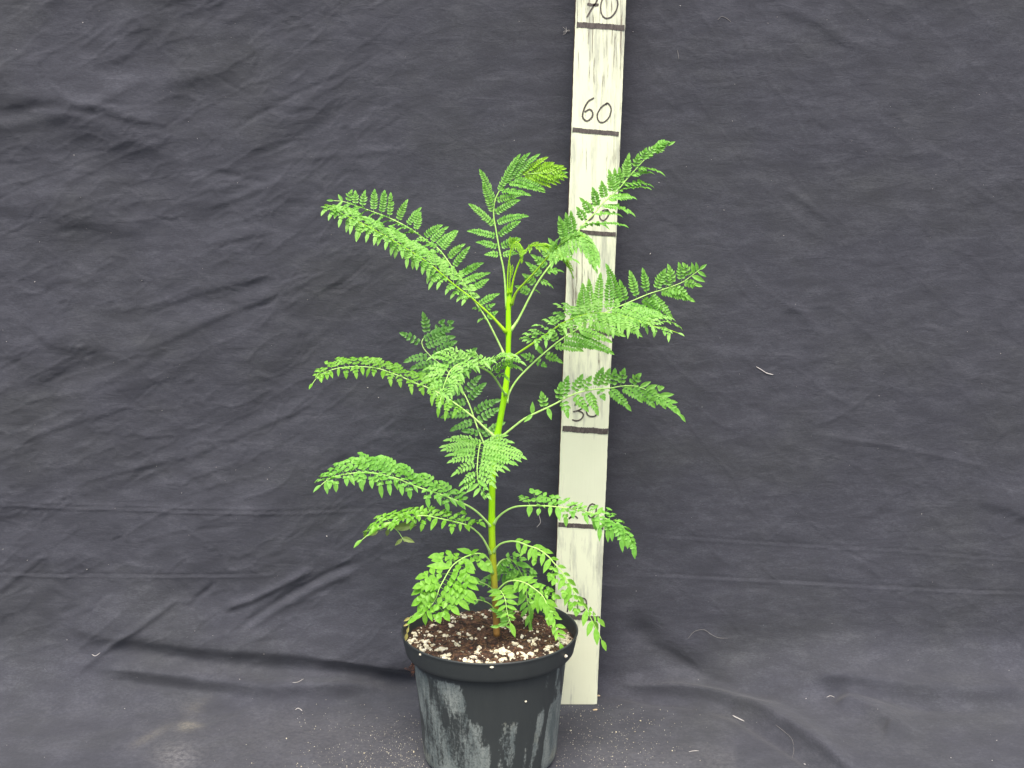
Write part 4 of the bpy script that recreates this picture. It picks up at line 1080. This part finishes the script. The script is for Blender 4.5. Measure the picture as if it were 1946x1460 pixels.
# -- left, lowest long leaf
frond(None, [(932, 1052), (928, 1042.5), (917, 1022.7), (903, 1008), (886.8, 998), (860, 991), (833, 985), (806, 980), (779, 984), (752, 990), (725, 1000), (701.5, 1015), (688, 1026)], [0.2, 2, 3.5, 5], (4.2, 1.0), [
    (FLAT, 1.0, [(892, 1000, 926, 1003), (883, 997, 877, 1008), (860, 991, 857, 1013), (836, 986, 821, 1005.6), (815, 981, 793, 1012), (795, 981, 775, 998), (775, 984, 750, 1003), (757, 989, 735, 1008), (740, 994, 715, 1012), (722, 1002, 700, 1020)], 15),
    (FLAT, -1.6, [(888, 998, 906.5, 984), (880, 996, 867, 973), (860, 991, 833.5, 968.7), (836, 985.5, 811, 967), (811, 980, 780.6, 967), (790, 982, 757, 970), (775, 984.5, 735, 978), (755, 989, 722, 983), (737, 995, 708.7, 989), (720, 1002, 697, 1003), (708, 1010, 689, 1017)], 19)],
    sp=8.0, ll=10, wid=0.5, mat='leaf_bright', pet='petiole')
frond('thin dangling twig with a few olive leaflets under the lowest left leaf', [(745, 993), (748, 1002), (757, 1011), (763, 1020), (767, 1027)], [2.6, 3.2], (1.2, 0.9), [
    (FACE, 0.2, [(750, 1003, 791, 998), (749, 1002, 700, 1018), (765, 1024, 750, 1037), (765, 1021, 788, 1031), (767, 1027, 770, 1030)], 0)],
    sp=30, ll=14, wid=0.34, mat='leaf_olive', pet='petiole', end_leaf=False)
# -- right, lower long leaf
frond(None, [(938, 996), (946, 984), (960, 972), (977, 964), (1000, 961.5), (1030, 961.5), (1053.5, 963), (1082, 967), (1104, 970.5), (1125.5, 976), (1147, 983.5), (1168.6, 995), (1184.5, 1008), (1196, 1022), (1203, 1038)], [0.2, 0.5, 0.5, 1], (4.2, 1.0), [
    (FLAT, -1.4, [(1006, 961.5, 980, 932), (1027.6, 961.5, 1007.5, 925), (1045, 962, 1015, 935), (1060, 964, 1036, 942), (1075, 966, 1052, 940), (1095, 969, 1082, 951), (1113, 972, 1105, 957), (1132.7, 978, 1140, 963), (1147, 984, 1158, 972), (1161.4, 991, 1176, 986), (1173, 998, 1184, 996), (1184, 1008, 1197.4, 1013), (1195, 1020, 1208, 1040)], 19),
    (FLAT, 1.2, [(1004.6, 961.5, 1001.7, 977), (1035, 962, 1033.4, 982), (1055, 963.5, 1060, 985), (1069, 965.6, 1071.5, 992), (1090, 968, 1096, 984), (1108, 972, 1131, 1009), (1128, 977, 1138, 1006), (1145.6, 983, 1145.6, 1042), (1156, 988, 1165, 1020), (1166, 994, 1182, 1055), (1180, 1004, 1192, 1035), (1189, 1013, 1203, 1066), (1198, 1026, 1211, 1064)], 17)],
    sp=7.6, ll=9.2, wid=0.55, mat='leaf', pet='petiole')
# -- right, lowest hanging leaf before the board
frond(None, [(938, 1050), (943, 1041), (953.7, 1032.6), (971, 1028.8), (986, 1030.7), (1003.6, 1037.4), (1022.7, 1044), (1042, 1057.5), (1053.4, 1071), (1067, 1086), (1080, 1107), (1092, 1126.6), (1103, 1144), (1115, 1159), (1124, 1178), (1136, 1201), (1143, 1216)], [0.2, 2, 3.5, 4], (4.0, 1.0), [
    (MIDN, 0.8, [(983, 1030, 988, 1050), (1000, 1036, 1000, 1053), (1005.5, 1038, 988, 1062), (1015, 1041, 1019, 1065), (1023, 1045, 1011, 1075), (1032, 1050, 1028.5, 1073), (1050, 1068, 1034, 1094), (1060, 1078, 1042, 1114), (1072, 1094, 1060, 1118), (1078, 1104, 1067, 1140), (1084, 1114, 1074.5, 1151.5), (1094, 1131, 1080, 1165), (1107, 1149, 1108, 1180), (1124, 1178, 1111, 1209), (1132, 1193, 1136, 1226)], 18),
    (MIDN, -0.6, [(978, 1029, 996, 1024), (992, 1033, 1010, 1028), (1010, 1040, 1038, 1040), (1030, 1048, 1053.4, 1050), (1045, 1061, 1064, 1063), (1059, 1077, 1078, 1078.6), (1068, 1088, 1086, 1094), (1077, 1102, 1097.5, 1113), (1086, 1117, 1103, 1128.5), (1096, 1134, 1113, 1149.6), (1106, 1148, 1120, 1160), (1113, 1157, 1152, 1192), (1126, 1183, 1140, 1200)], 0)],
    sp=8.5, ll=11, wid=0.5, mat='leaf_bright', pet='petiole', bow=0.03)
# -- left, bottom big leaf over the pot
frond('broad bright leaf drooping over the left of the pot', [(936, 1090), (932, 1070), (922, 1057), (908, 1052), (891, 1056), (876, 1063), (861, 1074), (852, 1087), (843.6, 1102), (835, 1118.6), (828.5, 1137), (820, 1150), (808, 1163), (796, 1171)], [0.3, 3, 5.5, 6], (3.6, 1.1), [
    (MIDN, 0.0, [(900, 1053, 866, 1041), (880, 1061, 801, 1064.5), (861, 1075, 825, 1066), (853, 1086, 791.5, 1087), (843, 1102, 777, 1131), (838, 1112, 786, 1120), (834.7, 1118.6, 780.5, 1151.5), (830, 1133, 783, 1152), (820, 1150, 796, 1160), (810, 1161, 776, 1178), (806, 1164, 806.6, 1187)], 13),
    (MIDN, 0.8, [(896, 1054, 912, 1043), (903, 1053, 941, 1098), (889, 1057, 919, 1082), (872, 1066, 900, 1084), (855, 1086, 912, 1101), (850, 1092, 908, 1122), (845, 1100, 907, 1144.6), (840, 1110, 901, 1154), (836, 1120, 892, 1160), (829, 1137, 862, 1183), (820, 1150, 842, 1191), (812, 1160, 826.4, 1183)], 14)],
    sp=9.6, ll=12.6, wid=0.6, mat='leaf_bright', pet='petiole', tipk=1.9, bow=0.08)
frond('withered yellowish leaf end over the left edge of the pot', [(792, 1168), (780, 1173), (777, 1181), (777, 1190), (774, 1203)], [4.4, 4.2], (1.0, 0.7), [
    (FACE, 0.1, [(780, 1174, 767, 1181), (777, 1185, 766, 1190), (775, 1192, 773, 1205)], 0)], sp=20, ll=8, wid=0.5, mat='leaf_dry', pet='petiole')
# -- bottom right, front, into the pot
frond('bright leaf hanging down inside the right of the pot', [(944, 1126), (948, 1119), (963, 1106.4), (980.5, 1103.6), (999.7, 1109), (1015, 1119), (1030.4, 1132), (1040, 1149.6), (1049.6, 1168.8), (1055, 1190), (1059, 1207), (1064, 1222)], [0.3, 2.5, 4, 4.5], (3.2, 1.0), [
    (MIDN, 0.8, [(985, 1104, 978.6, 1123), (999, 1109, 990, 1127), (1010, 1115, 1005, 1140), (1019, 1122, 1019, 1167), (1029, 1131, 1030, 1160), (1038, 1147, 1043, 1186), (1047, 1163, 1046, 1190), (1052, 1178, 1049.6, 1199), (1057, 1198, 1055, 1217)], 13),
    (MIDN, -0.3, [(975, 1104, 993, 1096), (988, 1105, 1008, 1094), (1000, 1109, 1022.7, 1098), (1013, 1118, 1042, 1118), (1026, 1128, 1065, 1134), (1036, 1142, 1063, 1155), (1045, 1160, 1063, 1166), (1051.5, 1174, 1073.6, 1182), (1057, 1196, 1076.5, 1195.6), (1060, 1209, 1075.5, 1213)], 14)],
    sp=9, ll=11, wid=0.5, mat='leaf_bright', pet='petiole', bow=0.04)
# -- bottom right, behind
frond(None, [(942, 1090), (944, 1076.7), (955.6, 1064), (971, 1064), (982.5, 1076), (994, 1098), (999.7, 1119), (1001.6, 1140), (1005.5, 1163), (1008, 1190)], [-0.3, -1.5, -2.5, -2], (3.0, 0.9), [
    (MIDN, 0.3, [(952, 1067, 944, 1090), (960, 1064, 948, 1096), (975, 1068, 955, 1092), (985, 1080, 962, 1105), (993, 1096, 975, 1115), (998, 1112, 980, 1134), (1001, 1130, 984, 1152), (1003, 1148, 990, 1165), (1006, 1168, 998, 1190)], 13),
    (MIDN, 0.0, [(958, 1063, 990, 1058), (974, 1066, 1008, 1071), (985, 1080, 1019, 1089), (991, 1092, 1023, 1098), (998, 1112, 1022, 1125), (1001, 1130, 1016, 1146), (1003, 1148, 1014, 1168), (1006, 1165, 1012, 1180), (1008, 1180, 1010, 1200)], 13)],
    sp=8, ll=10, wid=0.45, mat='leaf', pet='petiole')
# -- behind the lower stem
frond(None, [(941, 1120), (938, 1108), (944, 1094), (958, 1090), (975, 1094), (992, 1106)], [-0.6, -3.0], (2.6, 0.9), [
    (MIDN, 0.3, [(940, 1112, 910, 1112), (940, 1104, 914, 1100), (944, 1096, 925, 1092), (952, 1091, 946, 1110), (964, 1091, 958, 1112), (978, 1096, 976, 1116)], 8),
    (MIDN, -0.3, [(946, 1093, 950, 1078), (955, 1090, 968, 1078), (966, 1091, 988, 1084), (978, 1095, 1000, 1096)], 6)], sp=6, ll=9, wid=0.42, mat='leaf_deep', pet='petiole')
# -- bottom centre, before the stem
frond('short leaf of broad leaflets hanging before the base of the stem', [(946, 1132), (950, 1123), (956, 1130), (960.5, 1141), (963, 1159), (966, 1172), (970, 1184)], [0.4, 2.5, 3.0], (2.4, 1.0), [
    (MIDN, 0.4, [(951, 1124, 926, 1124), (953, 1127, 929, 1132), (956, 1133, 935, 1141), (960, 1141, 939, 1152), (962, 1152, 944, 1162), (964, 1165, 950, 1174)], 0),
    (MIDN, 0.4, [(952, 1124, 980, 1112), (955, 1128, 985, 1122), (958, 1134, 985, 1134), (960.5, 1142, 985, 1148), (962, 1152, 983, 1159), (965, 1168, 980, 1175)], 0)],
    sp=12, ll=13, wid=0.6, mat='leaf_bright', pet='petiole')
frond('small curled fine leaf at the foot of the stem', [(946, 1166), (955, 1163), (964, 1168), (967, 1180), (960, 1190), (949, 1191)], [0.5, 1.8, 2.2], (1.6, 0.7), [
    (FACE, 0.2, [(950, 1164, 932, 1160), (954, 1163, 940, 1168), (960, 1165, 944, 1175), (966, 1172, 948, 1180), (967, 1180, 950, 1186), (962, 1188, 947, 1190)], 9),
    (FACE, 0.2, [(950, 1164, 958, 1153), (958, 1164, 974, 1157), (965, 1170, 978, 1168), (967, 1180, 979, 1182), (961, 1190, 970, 1197)], 7)],
    sp=6, ll=8, wid=0.34, mat='leaf', pet='petiole')
frond(None, [(938, 1156), (931, 1148), (918, 1142), (905, 1140), (890, 1142)], [0.2, 2.0], (2.2, 0.9), [
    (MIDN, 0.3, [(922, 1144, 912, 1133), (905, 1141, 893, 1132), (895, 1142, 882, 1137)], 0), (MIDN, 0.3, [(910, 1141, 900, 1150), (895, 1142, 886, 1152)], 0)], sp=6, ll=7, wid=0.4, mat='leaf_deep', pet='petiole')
frond(None, [(939, 1124), (932, 1116), (922, 1110), (905, 1104), (888, 1104)], [0.2, 2.0], (2.2, 1.0), [
    (MIDN, 0.3, [(912, 1106, 898, 1096), (895, 1104, 880, 1098)], 0), (MIDN, 0.3, [(908, 1106, 898, 1116), (893, 1104, 882, 1114)], 0)], sp=6, ll=7, wid=0.5, mat='leaf', pet='petiole')

for o in COL.objects:
    if '_w' in o: del o['_w']
